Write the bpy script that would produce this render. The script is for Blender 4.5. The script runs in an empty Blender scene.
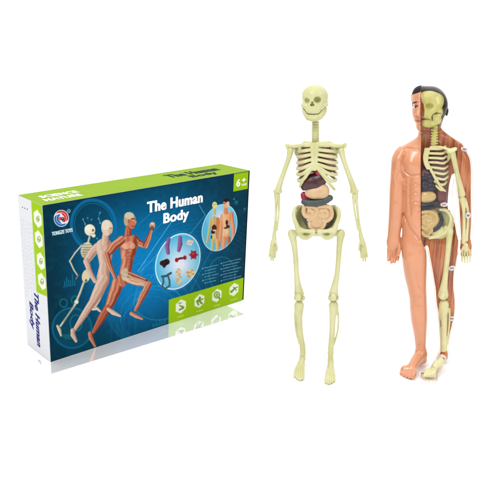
import bpy, math
import numpy as np

# ------------------------------------------------------------------ camera, light
S = 0.18                     # metres per box height
F_PX, CX, CY = 650.0, 150.0, 250.0
PITCH = math.radians(18.35)
CAM_H = 1.929 * S
scene = bpy.context.scene
cam_d = bpy.data.cameras.new('camera')
cam = bpy.data.objects.new('camera', cam_d)
scene.collection.objects.link(cam)
cam.location = (0, 0, CAM_H)
cam.rotation_euler = (math.pi / 2 - PITCH, 0, 0)
cam_d.sensor_width = 36
cam_d.lens = 36 * F_PX / 500
cam_d.shift_x = (250 - CX) / 500
cam_d.shift_y = -(250 - CY) / 500
cam_d.clip_start = 0.01
cam_d.clip_end = 100
scene.camera = cam

world = bpy.data.worlds.new('World')
scene.world = world
world.use_nodes = True
wn = world.node_tree                       # white studio: bright sweep behind the set, dimmer room on the camera's side
wt = wn.nodes.new('ShaderNodeTexCoord'); wsx = wn.nodes.new('ShaderNodeSeparateXYZ'); wmr = wn.nodes.new('ShaderNodeMapRange')
wn.links.new(wt.outputs['Generated'], wsx.inputs[0]); wn.links.new(wsx.outputs['Y'], wmr.inputs[0])
wmr.inputs[1].default_value = -0.35; wmr.inputs[2].default_value = 0.25
wmr.inputs[3].default_value = 0.38; wmr.inputs[4].default_value = 1.15
wz = wn.nodes.new('ShaderNodeMapRange'); wn.links.new(wsx.outputs['Z'], wz.inputs[0])
wz.inputs[1].default_value = 0.2; wz.inputs[2].default_value = 1.0; wz.inputs[3].default_value = 0.0; wz.inputs[4].default_value = 1.15
wad = wn.nodes.new('ShaderNodeMath'); wad.operation = 'ADD'
wax = wn.nodes.new('ShaderNodeMath'); wax.operation = 'ABSOLUTE'; wn.links.new(wsx.outputs['X'], wax.inputs[0])
wxr = wn.nodes.new('ShaderNodeMapRange'); wn.links.new(wax.outputs[0], wxr.inputs[0])
wxr.inputs[1].default_value = 0.74; wxr.inputs[2].default_value = 0.93; wxr.inputs[3].default_value = 1.0; wxr.inputs[4].default_value = 0.32
wml = wn.nodes.new('ShaderNodeMath'); wml.operation = 'MULTIPLY'; wn.links.new(wmr.outputs[0], wml.inputs[0]); wn.links.new(wxr.outputs[0], wml.inputs[1])
wn.links.new(wml.outputs[0], wad.inputs[0]); wn.links.new(wz.outputs[0], wad.inputs[1])
wn.links.new(wad.outputs[0], wn.nodes['Background'].inputs['Strength'])
wn.nodes['Background'].inputs[0].default_value = (1, 1, 1, 1)
scene.view_settings.view_transform = 'Standard'
scene.view_settings.look = 'None'
scene.view_settings.exposure = 0
scene.view_settings.gamma = 1
try:
    scene.cycles.max_bounces = 8
    scene.cycles.transparent_max_bounces = 16
    scene.cycles.use_denoising = True
except Exception:
    pass

def area(name, loc, target, size, power):
    d = bpy.data.lights.new(name, 'AREA')
    d.shape = 'RECTANGLE'; d.size = size * .5; d.size_y = size * 1.9; d.energy = power
    o = bpy.data.objects.new(name, d)
    scene.collection.objects.link(o)
    o.location = loc
    v = np.array(target, float) - np.array(loc, float)
    from mathutils import Vector
    o.rotation_euler = Vector(v).to_track_quat('-Z', 'Y').to_euler()
    return o

area('softbox_key', (-0.75, -0.15, 1.35), (0.1, 0.65, 0.12), 0.5, 13.0)
area('softbox_fill', (0.95, -0.35, 0.95), (0.15, 0.65, 0.12), 0.45, 5.0)

# ------------------------------------------------------------------ helpers
def lin(c, g=1.0):
    r = []
    for v in c:
        v = v / 255.0
        r.append((v / 12.92 if v <= 0.04045 else ((v + 0.055) / 1.055) ** 2.4) * g)
    return tuple(r)

GAIN = 0.68
def mat(name, srgb, rough=0.45, var=0.06, scale=90, bump=0.0, coat=0.0, srgb2=None, sss=0.0, gain=None, bscale=None, spec=.5, streak=False):
    m = bpy.data.materials.new(name); m.use_nodes = True
    nt = m.node_tree; b = nt.nodes['Principled BSDF']
    g = GAIN if gain is None else gain
    c = lin(srgb, g)
    tc = nt.nodes.new('ShaderNodeTexCoord')
    nz = nt.nodes.new('ShaderNodeTexNoise'); nz.inputs['Scale'].default_value = scale
    nz.inputs['Detail'].default_value = 4
    nt.links.new(tc.outputs['Object'], nz.inputs['Vector'])
    mx = nt.nodes.new('ShaderNodeMix'); mx.data_type = 'RGBA'
    if srgb2 is None:
        a_ = [v * (1 - var) for v in c]; b_ = [min(1, v * (1 + var)) for v in c]
    else:
        a_ = c; b_ = lin(srgb2, g)
    mx.inputs[6].default_value = (*a_, 1); mx.inputs[7].default_value = (*b_, 1)
    rp = nt.nodes.new('ShaderNodeMapRange')
    rp.inputs[1].default_value = 0.35; rp.inputs[2].default_value = 0.65
    nt.links.new(nz.outputs['Fac'], rp.inputs[0])
    nt.links.new(rp.outputs[0], mx.inputs[0])
    nt.links.new(mx.outputs[2], b.inputs['Base Color'])
    b.inputs['Roughness'].default_value = rough
    b.inputs['Coat Weight'].default_value = coat
    b.inputs['Specular IOR Level'].default_value = spec
    if streak:
        mp = nt.nodes.new('ShaderNodeMapping'); mp.inputs['Scale'].default_value = (1, 1, .13)
        nt.links.new(tc.outputs['Object'], mp.inputs[0]); nt.links.new(mp.outputs[0], nz.inputs['Vector'])
    b.inputs['Coat Roughness'].default_value = 0.12
    if sss:
        b.inputs['Subsurface Weight'].default_value = sss
        b.inputs['Subsurface Radius'].default_value = (1, .6, .35)
        b.inputs['Subsurface Scale'].default_value = 0.003
    if bump:
        n2 = nt.nodes.new('ShaderNodeTexNoise'); n2.inputs['Scale'].default_value = bscale or scale * 4
        nt.links.new(tc.outputs['Object'], n2.inputs['Vector'])
        bp = nt.nodes.new('ShaderNodeBump'); bp.inputs['Strength'].default_value = bump
        bp.inputs['Distance'].default_value = 0.0004
        nt.links.new(n2.outputs['Fac'], bp.inputs['Height'])
        nt.links.new(bp.outputs['Normal'], b.inputs['Normal'])
    return m

def link_mesh(name, verts, faces, m=None, parent=None, smooth=True, colors=None):
    me = bpy.data.meshes.new(name)
    verts = np.asarray(verts, np.float32)
    if isinstance(faces, np.ndarray):
        n = faces.shape[1]
        me.vertices.add(len(verts)); me.vertices.foreach_set('co', verts.ravel())
        me.loops.add(faces.size); me.loops.foreach_set('vertex_index', faces.ravel().astype(np.int32))
        me.polygons.add(len(faces))
        me.polygons.foreach_set('loop_start', np.arange(0, faces.size, n, dtype=np.int32))
        me.polygons.foreach_set('loop_total', np.full(len(faces), n, np.int32))
        me.update(calc_edges=True); me.validate()
    else:
        me.from_pydata([tuple(map(float, v)) for v in verts], [], faces)
    if smooth:
        me.polygons.foreach_set('use_smooth', np.ones(len(me.polygons), bool))
    if colors is not None:
        at = me.color_attributes.new('print', 'FLOAT_COLOR', 'POINT')
        rgba = np.ones((len(verts), 4), np.float32); rgba[:, :3] = colors
        at.data.foreach_set('color', rgba.ravel())
    if m: me.materials.append(m)
    o = bpy.data.objects.new(name, me)
    scene.collection.objects.link(o)
    if parent: o.parent = parent; o.matrix_parent_inverse = parent.matrix_world.inverted()
    return o

def empty(name, loc, label, cat):
    o = bpy.data.objects.new(name, None); scene.collection.objects.link(o)
    o.empty_display_size = 0.02
    from mathutils import Matrix
    o.location = loc
    o.matrix_world = Matrix.Translation(loc)
    o['label'] = label; o['category'] = cat
    return o

cp, sp = math.cos(PITCH), math.sin(PITCH)
def ray(x, y):
    a = (np.asarray(x, float) - CX) / F_PX; b = -(np.asarray(y, float) - CY) / F_PX
    return np.stack([a, cp + b * sp, -sp + b * cp], -1)
def floor_pt(x, y, z=0.0):
    r = ray(x, y); t = (z - CAM_H) / r[..., 2]
    return np.array([0, 0, CAM_H]) + r * np.expand_dims(t, -1)
def project(P):
    P = np.asarray(P, float); q = P - np.array([0, 0, CAM_H])
    dep = q[..., 1] * cp - q[..., 2] * sp; up = q[..., 1] * sp + q[..., 2] * cp
    return CX + F_PX * q[..., 0] / dep, CY - F_PX * up / dep

# ------------------------------------------------------------------ setting
m_floor = mat('white_floor', (253, 253, 253), rough=0.8, var=0.003, scale=3, gain=0.97)
n = 60
gx, gy = np.meshgrid(np.linspace(-4, 4, n + 1), np.linspace(-1.5, 8, n + 1), indexing='ij')
V = np.stack([gx.ravel(), gy.ravel(), gx.ravel() * 0], 1)
idx = np.arange((n + 1) ** 2).reshape(n + 1, n + 1)
Fc = np.stack([idx[:-1, :-1], idx[1:, :-1], idx[1:, 1:], idx[:-1, 1:]], -1).reshape(-1, 4)
o = link_mesh('floor', V, Fc, m_floor); o['kind'] = 'structure'

# thin glossy white sheet added under the box only to make its short reflection
m_sheet = bpy.data.materials.new('glossy_white_sheet'); m_sheet.use_nodes = True
nt = m_sheet.node_tree; b = nt.nodes['Principled BSDF']; nt.nodes.remove(b)
df = nt.nodes.new('ShaderNodeBsdfDiffuse'); df.inputs[0].default_value = (.97, .97, .97, 1)
gl = nt.nodes.new('ShaderNodeBsdfGlossy'); gl.inputs['Roughness'].default_value = 0.02
gl.inputs[0].default_value = (1, 1, 1, 1)
mxs = nt.nodes.new('ShaderNodeMixShader'); mxs.inputs[0].default_value = 0.6
nt.links.new(df.outputs[0], mxs.inputs[1]); nt.links.new(gl.outputs[0], mxs.inputs[2])
nt.links.new(mxs.outputs[0], nt.nodes['Material Output'].inputs[0])
SHEET_T = 0.0006
a = floor_pt(50.8, 374.0, SHEET_T); b_ = floor_pt(244.2, 314.3, SHEET_T)
u = (b_ - a); L = np.linalg.norm(u); u /= L
v = np.array([-u[1], u[0], 0])
q = [a, b_, b_ + v * 0.075, a + v * 0.085]
cen = sum(q) / 4
vv = [tuple(p) for p in q] + [(p[0], p[1], 0.0) for p in q]
o = link_mesh('reflection_sheet', vv, [(0, 1, 2, 3), (4, 5, 1, 0), (5, 6, 2, 1), (6, 7, 3, 2), (7, 4, 0, 3)], m_sheet, smooth=False)
o['kind'] = 'structure'

# ------------------------------------------------------------------ box
YAW = math.radians(36.9)
BW, BD, BH = 1.664 * S, 0.313 * S, 1.0 * S
BO = np.array([-0.615 * S, 3.599 * S, SHEET_T + 0.0001])
EX = np.array([math.cos(YAW), math.sin(YAW), 0]); EY = np.array([-math.sin(YAW), math.cos(YAW), 0]); EZ = np.array([0, 0, 1.0])
def front(u, v, h=0.0):   # u right, v up, in metres; h proud
    return BO + np.multiply.outer(np.asarray(u, float), EX) + np.multiply.outer(np.asarray(v, float), EZ) - EY * h
def side(u, v, h=0.0):    # u from the back edge to the front edge
    return BO + np.multiply.outer(BD - np.asarray(u, float), EY) + np.multiply.outer(np.asarray(v, float), EZ) - EX * h
def top(u, v, h=0.0):     # u right, v from front to back
    return BO + np.multiply.outer(np.asarray(u, float), EX) + np.multiply.outer(np.asarray(v, float), EY) + EZ * (BH + h)
def unproj(fn, x, y):
    O0 = fn(0, 0); A = fn(1, 0) - O0; B = fn(0, 1) - O0
    r = ray(x, y)
    M = np.stack([A, B, -r], 1)
    s = np.linalg.solve(M, np.array([0, 0, CAM_H]) - O0)
    return s[0], s[1]

box = empty('toy_box', tuple(BO + EX * BW / 2 + EY * BD / 2),
            'blue and green cardboard game box printed with running bodies, standing left of the figures', 'box')
import bmesh
m_card = mat('white_card', (236, 236, 238), rough=0.6, var=0.01, scale=40)
bm = bmesh.new()
vs = [bm.verts.new(tuple(BO + EX * i * BW + EY * j * BD + EZ * k * BH)) for i in (0, 1) for j in (0, 1) for k in (0, 1)]
for f in ((0, 1, 3, 2), (4, 6, 7, 5), (0, 4, 5, 1), (2, 3, 7, 6), (1, 5, 7, 3), (0, 2, 6, 4)):
    bm.faces.new([vs[i] for i in f])
bmesh.ops.recalc_face_normals(bm, faces=bm.faces)
bmesh.ops.bevel(bm, geom=list(bm.edges), offset=0.0004, segments=2, profile=0.5, affect='EDGES')
me = bpy.data.meshes.new('carton'); bm.to_mesh(me); bm.free(); me.materials.append(m_card)
o = bpy.data.objects.new('carton', me); scene.collection.objects.link(o); o.parent = box
o.matrix_parent_inverse = box.matrix_world.inverted()

# --- artwork drawn on a fine grid (positions in photo pixels, carried back to the panel)
def smooth01(t): t = np.clip(t, 0, 1); return t * t * (3 - 2 * t)
class Art:
    def __init__(s, fn, w, h, step):
        nu, nv = int(w / step), int(h / step)
        e = 0.0002
        U, Vv = np.meshgrid(np.linspace(e, w - e, nu), np.linspace(e, h - e, nv), indexing='ij')
        s.U, s.V, s.fn = U, Vv, fn
        P = fn(U, Vv); s.x, s.y = project(P)
        s.P = fn(U, Vv, 0.00012)
        s.c = np.zeros(U.shape + (3,))
        s.rng = np.random.default_rng(3)
    def put(s, a, col):
        a = np.clip(a, 0, 1)[..., None]
        s.c[...] = s.c * (1 - a) + np.asarray(col, float) * a
    def aa(s, d, w=0.35): return np.clip(0.5 - d / (2 * w), 0, 1)
    def noise(s, sc, seed, px=True):
        r = np.random.default_rng(seed); g = r.random((64, 64))
        X = (s.x if px else s.U) / sc; Y = (s.y if px else s.V) / sc
        xi = np.floor(X).astype(int); yi = np.floor(Y).astype(int)
        fx = smooth01(X - xi); fy = smooth01(Y - yi)
        G = lambda a, b: g[a % 64, b % 64]
        return (G(xi, yi) * (1 - fx) + G(xi + 1, yi) * fx) * (1 - fy) + (G(xi, yi + 1) * (1 - fx) + G(xi + 1, yi + 1) * fx) * fy
    def ring(s, cx, cy, rx, ry, w, col, a=1.0, rot=0):
        d = s.elld(cx, cy, rx, ry, rot)
        s.put(s.aa(np.abs(d) - w) * a, col)
    def elld(s, cx, cy, rx, ry, rot=0):
        X, Y = s.x - cx, s.y - cy
        c, n = math.cos(rot), math.sin(rot)
        X, Y = X * c + Y * n, -X * n + Y * c
        k = np.sqrt((X / rx) ** 2 + (Y / ry) ** 2) + 1e-6
        k1 = np.sqrt((X / rx ** 2) ** 2 + (Y / ry ** 2) ** 2) + 1e-6
        return k * (k - 1) / k1
    def ell(s, cx, cy, rx, ry, col, a=1.0, rot=0, w=0.35): s.put(s.aa(s.elld(cx, cy, rx, ry, rot), w) * a, col)
    def seg(s, p, q, r0, r1):
        dx, dy = q[0] - p[0], q[1] - p[1]; L2 = dx * dx + dy * dy + 1e-9
        t = np.clip(((s.x - p[0]) * dx + (s.y - p[1]) * dy) / L2, 0, 1)
        ox = s.x - p[0] - t * dx; oy = s.y - p[1] - t * dy
        r = r0 + (r1 - r0) * t
        cr = (-(s.x - p[0]) * dy + (s.y - p[1]) * dx) / math.sqrt(L2)
        return np.hypot(ox, oy) - r, cr / r, t
    def line(s, p, q, r, col, a=1.0):
        d, _, _ = s.seg(p, q, r, r); s.put(s.aa(d) * a, col)
    def poly(s, pts, r, col, a=1.0):
        d = None
        for p, q in zip(pts[:-1], pts[1:]):
            e, _, _ = s.seg(p, q, r, r); d = e if d is None else np.minimum(d, e)
        s.put(s.aa(d) * a, col)
    def limb(s, pts, light, dark, streak=0.0, a=1.0):
        for (p, q) in zip(pts[:-1], pts[1:]):
            d, cr, t = s.seg(p[:2], q[:2], p[2], q[2])
            al = s.aa(d, 0.3)
            sh = np.clip(0.5 - 0.5 * cr, 0, 1) ** 1.0
            edge = np.clip(np.abs(cr), 0, 1) ** 3
            k = np.clip(sh * 0.8 + edge * 0.35, 0, 1)
            if streak:
                st = np.sin(cr * 7.5 + .8 * np.sin(t * 4 + p[0])) * streak * .8 + (s.noise(.9, 5) - .5) * streak * .5
                k = np.clip(k + st, 0, 1)
            col = np.asarray(light)[None, None] * (1 - k[..., None]) + np.asarray(dark)[None, None] * k[..., None]
            aa = (np.clip(al, 0, 1) * a)[..., None]
            s.c[...] = s.c * (1 - aa) + col * aa
    def emit(s, name, m, parent):
        nu, nv = s.U.shape
        idx = np.arange(nu * nv).reshape(nu, nv)
        Fc = np.stack([idx[:-1, :-1], idx[1:, :-1], idx[1:, 1:], idx[:-1, 1:]], -1).reshape(-1, 4)
        c = s.c.reshape(-1, 3) / 255
        c = np.where(c <= .04045, c / 12.92, ((c + .055) / 1.055) ** 2.4)
        c = np.clip(c, 0, 1) ** 1.08 * GAIN * 1.08
        return link_mesh(name, s.P.reshape(-1, 3), Fc, m, parent, smooth=False, colors=c)

m_print = bpy.data.materials.new('printed_card'); m_print.use_nodes = True
nt = m_print.node_tree; b = nt.nodes['Principled BSDF']
an = nt.nodes.new('ShaderNodeAttribute'); an.attribute_name = 'print'
nt.links.new(an.outputs['Color'], b.inputs['Base Color'])
b.inputs['Roughness'].default_value = 0.5
b.inputs['Specular IOR Level'].default_value = 0.03
_tc = nt.nodes.new('ShaderNodeTexCoord'); _n = nt.nodes.new('ShaderNodeTexNoise'); _n.inputs['Scale'].default_value = 25; _n.inputs['Detail'].default_value = 6
nt.links.new(_tc.outputs['Object'], _n.inputs['Vector']); _r = nt.nodes.new('ShaderNodeMapRange'); _r.inputs[3].default_value = .3; _r.inputs[4].default_value = .6
nt.links.new(_n.outputs['Fac'], _r.inputs[0]); nt.links.new(_r.outputs[0], b.inputs['Roughness'])
_b = nt.nodes.new('ShaderNodeBump'); _b.inputs['Strength'].default_value = .25; _b.inputs['Distance'].default_value = .0006
nt.links.new(_n.outputs['Fac'], _b.inputs['Height']); nt.links.new(_b.outputs[0], b.inputs['Normal'])

GREEN = (163, 203, 18); WHITE = (245, 250, 250)
A = Art(front, BW, BH, S / 400)
x, y = A.x, A.y
def gauss(cx, cy, sx, sy): return np.exp(-((x - cx) / sx) ** 2 - ((y - cy) / sy) ** 2)
A.c[...] = (0, 56, 76)
A.put(gauss(148, 258, 62, 56) * 1.0, (0, 134, 196))
A.put(gauss(132, 285, 40, 42) * 0.75, (14, 136, 205))
A.put(gauss(188, 222, 40, 36) * 0.5, (0, 120, 176))
A.put(gauss(40, 285, 26, 90) * 0.6, (2, 48, 62))
A.put(gauss(250, 215, 26, 60) * 0.6, (0, 62, 80))
A.put(gauss(95, 350, 45, 18) * 0.4, (0, 84, 104))
A.put((A.noise(4, 1) - .5) * .22, (0, 150, 190)); A.put((A.noise(2.2, 2) - .55) * .2, (0, 40, 60))
# swirling light arcs and beams
for i in range(7):
    A.ring(150 + i, 320 - i * 3, 26 + i * 4.5, 24 + i * 4, 0.35 + .3 * (i % 2), (60, 180, 225), 0.22)
for i in range(5):
    A.ring(205, 330 + 2 * i, 70 + i * 6, 95 + i * 6, 0.5, (40, 160, 210), 0.13)
A.ring(222, 274, 13, 17, 0.7, (40, 160, 175), 0.35)
A.ring(158, 303, 24, 17, 0.5, (90, 200, 235), 0.35)
for p, q, aa_ in (((138, 271), (172, 221), .6), ((139, 273), (160, 252), .4), ((172, 221), (180, 212), .35), ((145, 262), (134, 300), .25),
                  ((199, 205), (205, 215), .6), ((205, 215), (190, 234), .4), ((150, 235), (185, 200), .2), ((138, 225), (160, 205), .25),
                  ((120, 320), (168, 262), .2), ((190, 292), (205, 262), .25), ((205, 262), (212, 250), .25), ((136, 300), (152, 276), .3)):
    A.line(p, q, 0.35, (170, 225, 245), aa_)
for i in range(14):
    A.line((118 + i * 2.2, 300 - i * 1.5), (126 + i * 2.2, 309 - i * 1.5), .45, (40, 160, 225), .22)
# round frames behind the runners
A.ring(93.5, 225, 22, 25, 1.5, (10, 118, 170), 0.85, -.15)
A.ring(93.5, 225, 19, 21.8, 0.5, (30, 130, 165), 0.6, -.15)
A.ell(93.5, 225, 18.5, 21.3, (0, 70, 95), .35, -.15)
A.ell(72, 328, 19.5, 20, (0, 92, 120), .45, -.2)
A.ring(72, 328, 19.5, 20, 1.0, (15, 115, 155), 0.7, -.2)
A.ring(76, 323, 6, 8, 0.6, (30, 150, 180), 0.5)
A.ring(63.5, 303, 3.6, 4, 0.6, (50, 140, 150), 0.6); A.ring(75, 300, 3.6, 4, 0.7, (20, 140, 130), 0.6)
for i, hh in enumerate((4, 8, 5, 4, 10, 3)):
    A.line((64.5 + i * 2, 285.5 - i * .3), (64.5 + i * 2, 285.5 - i * .3 - hh), .45, (40, 140, 175), .7)
A.line((63, 287), (76, 284.5), .35, (40, 140, 175), .7)
for i in range(6):
    A.line((62 + i * 1.5, 335 - i * .2), (66 + i * 2, 339), .22, (90, 200, 190), .5)
for i, hh in enumerate((3, 1.5, 4, 2, 5, 3, 2, 4)):
    A.line((153 + i * 1.7, 327 - i * .5), (153 + i * 1.7, 327 - i * .5 - hh), .3, (90, 180, 190), .55)
    A.line((91 + i * 1.4, 284), (91 + i * 1.4, 278 - (i * 37 % 7)), .35, (30, 150, 210), .4)
for px_, py_ in ((83, 219), (85, 224), (99.8, 213), (98.5, 218.5), (100, 223), (87.5, 218), (91.5, 219.5), (97, 238.5), (236, 202), (244.5, 209), (234, 199)):
    A.ell(px_, py_, .9, .9, (120, 190, 200), .6)
A.line((83, 219.5), (85.5, 224.5), .3, (170, 210, 215), .7); A.line((98.5, 218), (100.5, 223.5), .3, (170, 210, 215), .7)
A.line((98.5, 216.5), (100.5, 211.5), .3, (120, 190, 200), .6)
A.ell(236.5, 202.5, 2.2, 2.6, (20, 120, 130), .5); A.ell(245, 209.5, 1.8, 2.4, (20, 110, 125), .4)
# skeleton runner
BONE = (236, 228, 205); BSH = (150, 142, 120)
A.limb([(89.5, 237, 1.0), (88, 243, 1.1), (87, 256, 1.1), (88, 270, 1.1)], BONE, BSH)
A.limb([(82, 245, .9), (75, 253, .85), (69.8, 261, .8)], BONE, BSH); A.limb([(69.8, 261, .9), (74, 270, .8), (78, 276, .7)], BONE, BSH)
A.limb([(78, 276, 1.1), (76, 279, .9)], BSH, (60, 70, 80))
A.ell(86.8, 250.5, 6.2, 8.4, (226, 218, 192), .95, .15); A.ell(86.8, 252, 4.2, 5.6, (176, 164, 132), .5, .15)
for i in range(6):
    A.line((81.5, 245 + i * 2.4), (92, 244.6 + i * 2.6), .38, (120, 110, 90), .75)
for k in range(9):
    A.line((89 + k * .9, 260 - k * 1.1), (90 + k * .9, 261.5 - k * 1.1), .5, BONE, .9)
A.ell(86, 276, 4.2, 6.5, (222, 210, 178), 1, .2); A.ell(86, 280.5, 1.2, 1.4, (90, 70, 60), .8)
A.limb([(83.5, 283, 1.2), (80, 293, 1.1), (76.5, 301, 1.2)], BONE, BSH)
A.ell(76.3, 302, 2.1, 2.1, BONE)
A.limb([(75.5, 304, 1.2), (68, 315, .9), (60.5, 326, 1.1)], BONE, BSH); A.line((73.5, 306), (63.5, 321.5), .3, (80, 90, 80), .7)
A.limb([(57.5, 326, 1.3), (59.5, 330, 1.7), (61, 335.5, 1.0)], BONE, BSH)
A.ell(89.8, 230, 5.4, 5.8, BONE); A.poly([(91.5, 233), (93.6, 235.6)], 1.9, BONE); A.line((90.5, 234.2), (94.6, 233.6), .25, (120, 108, 84), .8)
A.ell(93.0, 230.3, 1.2, 1.3, (120, 108, 84), .9); A.ell(88, 228, 3.5, 3, (250, 244, 226), .6)
# pale translucent runner
PL, PD = (236, 214, 196), (176, 124, 104)
A.limb([(104, 286, 2.6), (98, 300, 2.2), (94.5, 307, 1.6)], (238, 232, 216), (190, 172, 150))
A.limb([(93, 309, 1.5), (97, 308.5, 1.4), (101, 312, .9)], (240, 228, 214), (190, 170, 150))
A.limb([(97, 247, 4.0), (90, 255, 3.6), (86.3, 262, 3.0)], PL, PD, .15); A.limb([(86.3, 261, 3), (89, 270, 2.6), (92.5, 277, 2.1), (95, 281, 2.2)], PL, PD, .15)
A.limb([(104, 247, 8.6), (105, 256, 7.2), (104.5, 266, 5.2), (103, 277, 6.4)], PL, PD, .14)
A.limb([(103, 281, 6.2), (98, 292, 5.4), (91, 305, 3.6)], PL, PD, .16)
A.limb([(91, 304, 3.6), (84, 315, 3.3), (75, 329, 1.9)], PL, PD, .16)
A.limb([(72.5, 330.5, 2.2), (73, 335, 2.4), (76, 341, 1.5)], PL, PD, .1)
A.limb([(105.5, 235, 3.2), (105, 242, 4)], PL, PD, .1)
A.ell(107, 227.8, 5.8, 8, (226, 206, 184)); A.ell(105.5, 225, 4.2, 5, (240, 228, 208), .7); A.ell(110.5, 231, 2, 3.5, (206, 158, 136), .6)
A.line((110, 228), (112.3, 228.2), .35, (110, 80, 70), .8); A.line((109.5, 234), (111.5, 234), .3, (130, 80, 70), .8)
# red muscle runner
ML, MD = (232, 166, 132), (142, 62, 44)
A.limb([(118, 283, 6.2), (113, 296, 5.2), (108.5, 307, 3.8)], ML, MD, .32)
A.limb([(107.5, 308, 3.7), (101.5, 318, 3.8), (93.5, 332, 1.8)], (206, 124, 92), MD, .3)
A.limb([(90, 333.5, 2.2), (91, 338, 2.3), (95, 346, 1.3)], (232, 170, 140), (140, 64, 44), .1)
A.limb([(108, 309, 1.6), (113, 312.5, 2.3), (120, 316, 1.1)], (246, 222, 204), (196, 150, 126))
A.limb([(134, 238, 3.4), (140, 243.5, 3.2), (145.5, 245.5, 2.8)], ML, MD, .3)
A.limb([(145.5, 245.5, 2.8), (148.5, 238, 2.4), (151, 231, 1.6)], ML, MD, .3)
A.ell(152.2, 225.6, 2.9, 3.6, (206, 158, 130)); A.ell(152, 228, 2, 2, (120, 56, 40), .7); A.ell(152.5, 223.6, 2.2, 1.3, (236, 212, 190), .8)
A.limb([(128.6, 228, 3.0), (127.8, 234, 3.4), (128, 239, 4.6)], (214, 134, 104), MD, .25)
A.limb([(122.5, 240.5, 3.6), (128.5, 238.6, 3.6), (135, 240.5, 3.4)], ML, MD, .2)
A.limb([(129, 244.5, 8.8), (128, 252, 7.8), (127, 262, 5.6), (125.5, 274, 6.0)], ML, MD, .28)
A.limb([(121, 278, 4), (122.5, 282, 4.6)], (222, 148, 116), MD, .2)
A.limb([(128, 277, 5.8), (138, 280.5, 5.4), (148, 284, 3.3)], (240, 200, 168), MD, .32)
A.limb([(148.5, 284.5, 3.2), (143, 295, 3.2), (135.5, 310, 1.6)], (232, 174, 142), MD, .3)
A.limb([(131.5, 313.5, 2.0), (136, 316, 2.0), (142, 318.8, 1.1)], (246, 196, 164), (170, 90, 66), .1)
A.limb([(121, 240, 4.2), (113, 247, 4.2), (106.8, 254.5, 3.0)], ML, MD, .32)
A.limb([(106.5, 255, 3.0), (109, 264, 2.9), (113, 273, 1.8), (115, 278, 2.0)], (226, 178, 150), MD, .28)
A.ell(129.5, 246, 5.5, 4.6, (240, 178, 150), .5); A.ell(125.6, 246.4, 3.4, 3.2, (244, 190, 160), .5); A.ell(132.6, 246, 2.6, 3.0, (244, 190, 160), .45); A.poly([(122, 248.5), (125.5, 250.4), (129.4, 249), (133, 249.8), (135.2, 247.5)], .4, (120, 50, 36), .55)
for i in range(5):
    A.line((126.5, 253 + i * 3.2), (131.5, 252.6 + i * 3.2), .3, (120, 50, 36), .32)
A.line((129, 251), (128.5, 268), .3, (120, 50, 36), .35)
A.ell(124.5, 274, 3.2, 6, (208, 204, 176), .75, .2); A.line((126, 278), (144, 283), .7, (222, 214, 190), .7); A.line((128, 272), (145, 279), .4, (250, 226, 204), .8)
A.ell(129.6, 219.8, 6, 7.4, (196, 156, 122)); A.ell(131.5, 223, 4.2, 6, (204, 124, 92)); A.ell(129, 215.6, 4.8, 3.6, (214, 206, 178), .9)
A.ell(126.2, 222, 2.2, 4, (190, 176, 148), .8); A.line((131.5, 218.6), (134.8, 219), .4, (70, 26, 20), .8); A.ell(133.4, 220.4, .7, .45, (250, 236, 220), .9); A.ell(128.6, 221.5, .9, 1.5, (150, 84, 60), .7); A.line((127, 226), (131, 229.5), .35, (120, 50, 36), .6); A.ell(135.6, 222, .9, 1.4, (226, 150, 118)); A.line((132, 226.2), (134.8, 226.2), .35, (80, 30, 26), .8)
# organ circle and figure circle: true circles on the panel
def pcirc(px_, py_, r):
    cu, cv = unproj(front, px_, py_)
    return (np.hypot(A.U - cu, A.V - cv) - r) / S * 130, (cu, cv)
d1, c1 = pcirc(178.3, 261.7, .197 * S)
A.put(A.aa(d1), (88, 190, 228)); A.put(A.aa(d1) * np.clip(1.15 - np.hypot((x - 180) / 21, (y - 264) / 24), 0, 1), (236, 240, 252))
A.put(A.aa(np.abs(d1) - .6), (226, 244, 250))
A.put(A.aa(np.abs(d1 - 2.2) - .3) * .25, (120, 210, 240))
d2, c2 = pcirc(219.8, 227.8, .168 * S)
A.put(A.aa(d2), (96, 196, 230)); A.put(A.aa(d2) * np.clip(1.1 - np.hypot((x - 220) / 14, (y - 218) / 18), 0, 1), (214, 226, 244))
A.put(A.aa(np.abs(d2) - .5), (196, 232, 244))
# organs
PUR = (156, 100, 152)
A.limb([(168.8, 239, 1.6), (167, 246, 2.2), (168, 253, 1.8)], (176, 120, 172), (110, 60, 116), .1)
A.limb([(180, 237.5, 1.8), (180, 244, 2.3), (178.6, 250.5, 1.6)], (180, 122, 174), (112, 62, 118), .1)
for dx, dy in ((0, 0), (-2, .8), (1.8, -.6), (.4, 1.4), (-1, -1.2)): A.ell(190 + dx, 242.5 + dy, 1.8, 1.6, (236, 218, 200)); 
for dx, dy in ((0, 0), (-2, .8), (1.8, -.2)): A.ell(190 + dx, 242.6 + dy, .7, .5, (196, 170, 150))
A.ell(162.6, 263.2, 2.9, 2.6, (62, 34, 34)); A.ell(166.8, 261.8, 2.9, 3, (70, 38, 36)); A.limb([(164.6, 263, 3.2), (164, 266.5, 1.3)], (66, 36, 36), (40, 20, 22))
A.ell(176.6, 260, 1.8, 2.2, (176, 42, 58)); A.ell(184.8, 257.6, 1.8, 2.2, (180, 46, 62)); A.line((177, 259.5), (184, 258), .7, (120, 24, 40)); A.line((178.5, 258), (182, 257.4), .4, (60, 30, 40))
for k in range(6):
    t_ = k * 1.05; A.line((193.5, 254.8), (193.5 + 4.2 * math.cos(t_), 254.8 + 4.6 * math.sin(t_)), .55, (150, 36, 52))
A.ell(193.5, 254.8, 3.3, 3.8, (166, 38, 54)); A.ell(192.8, 253.6, 1.4, 1.4, (206, 84, 98), .7)
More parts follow.
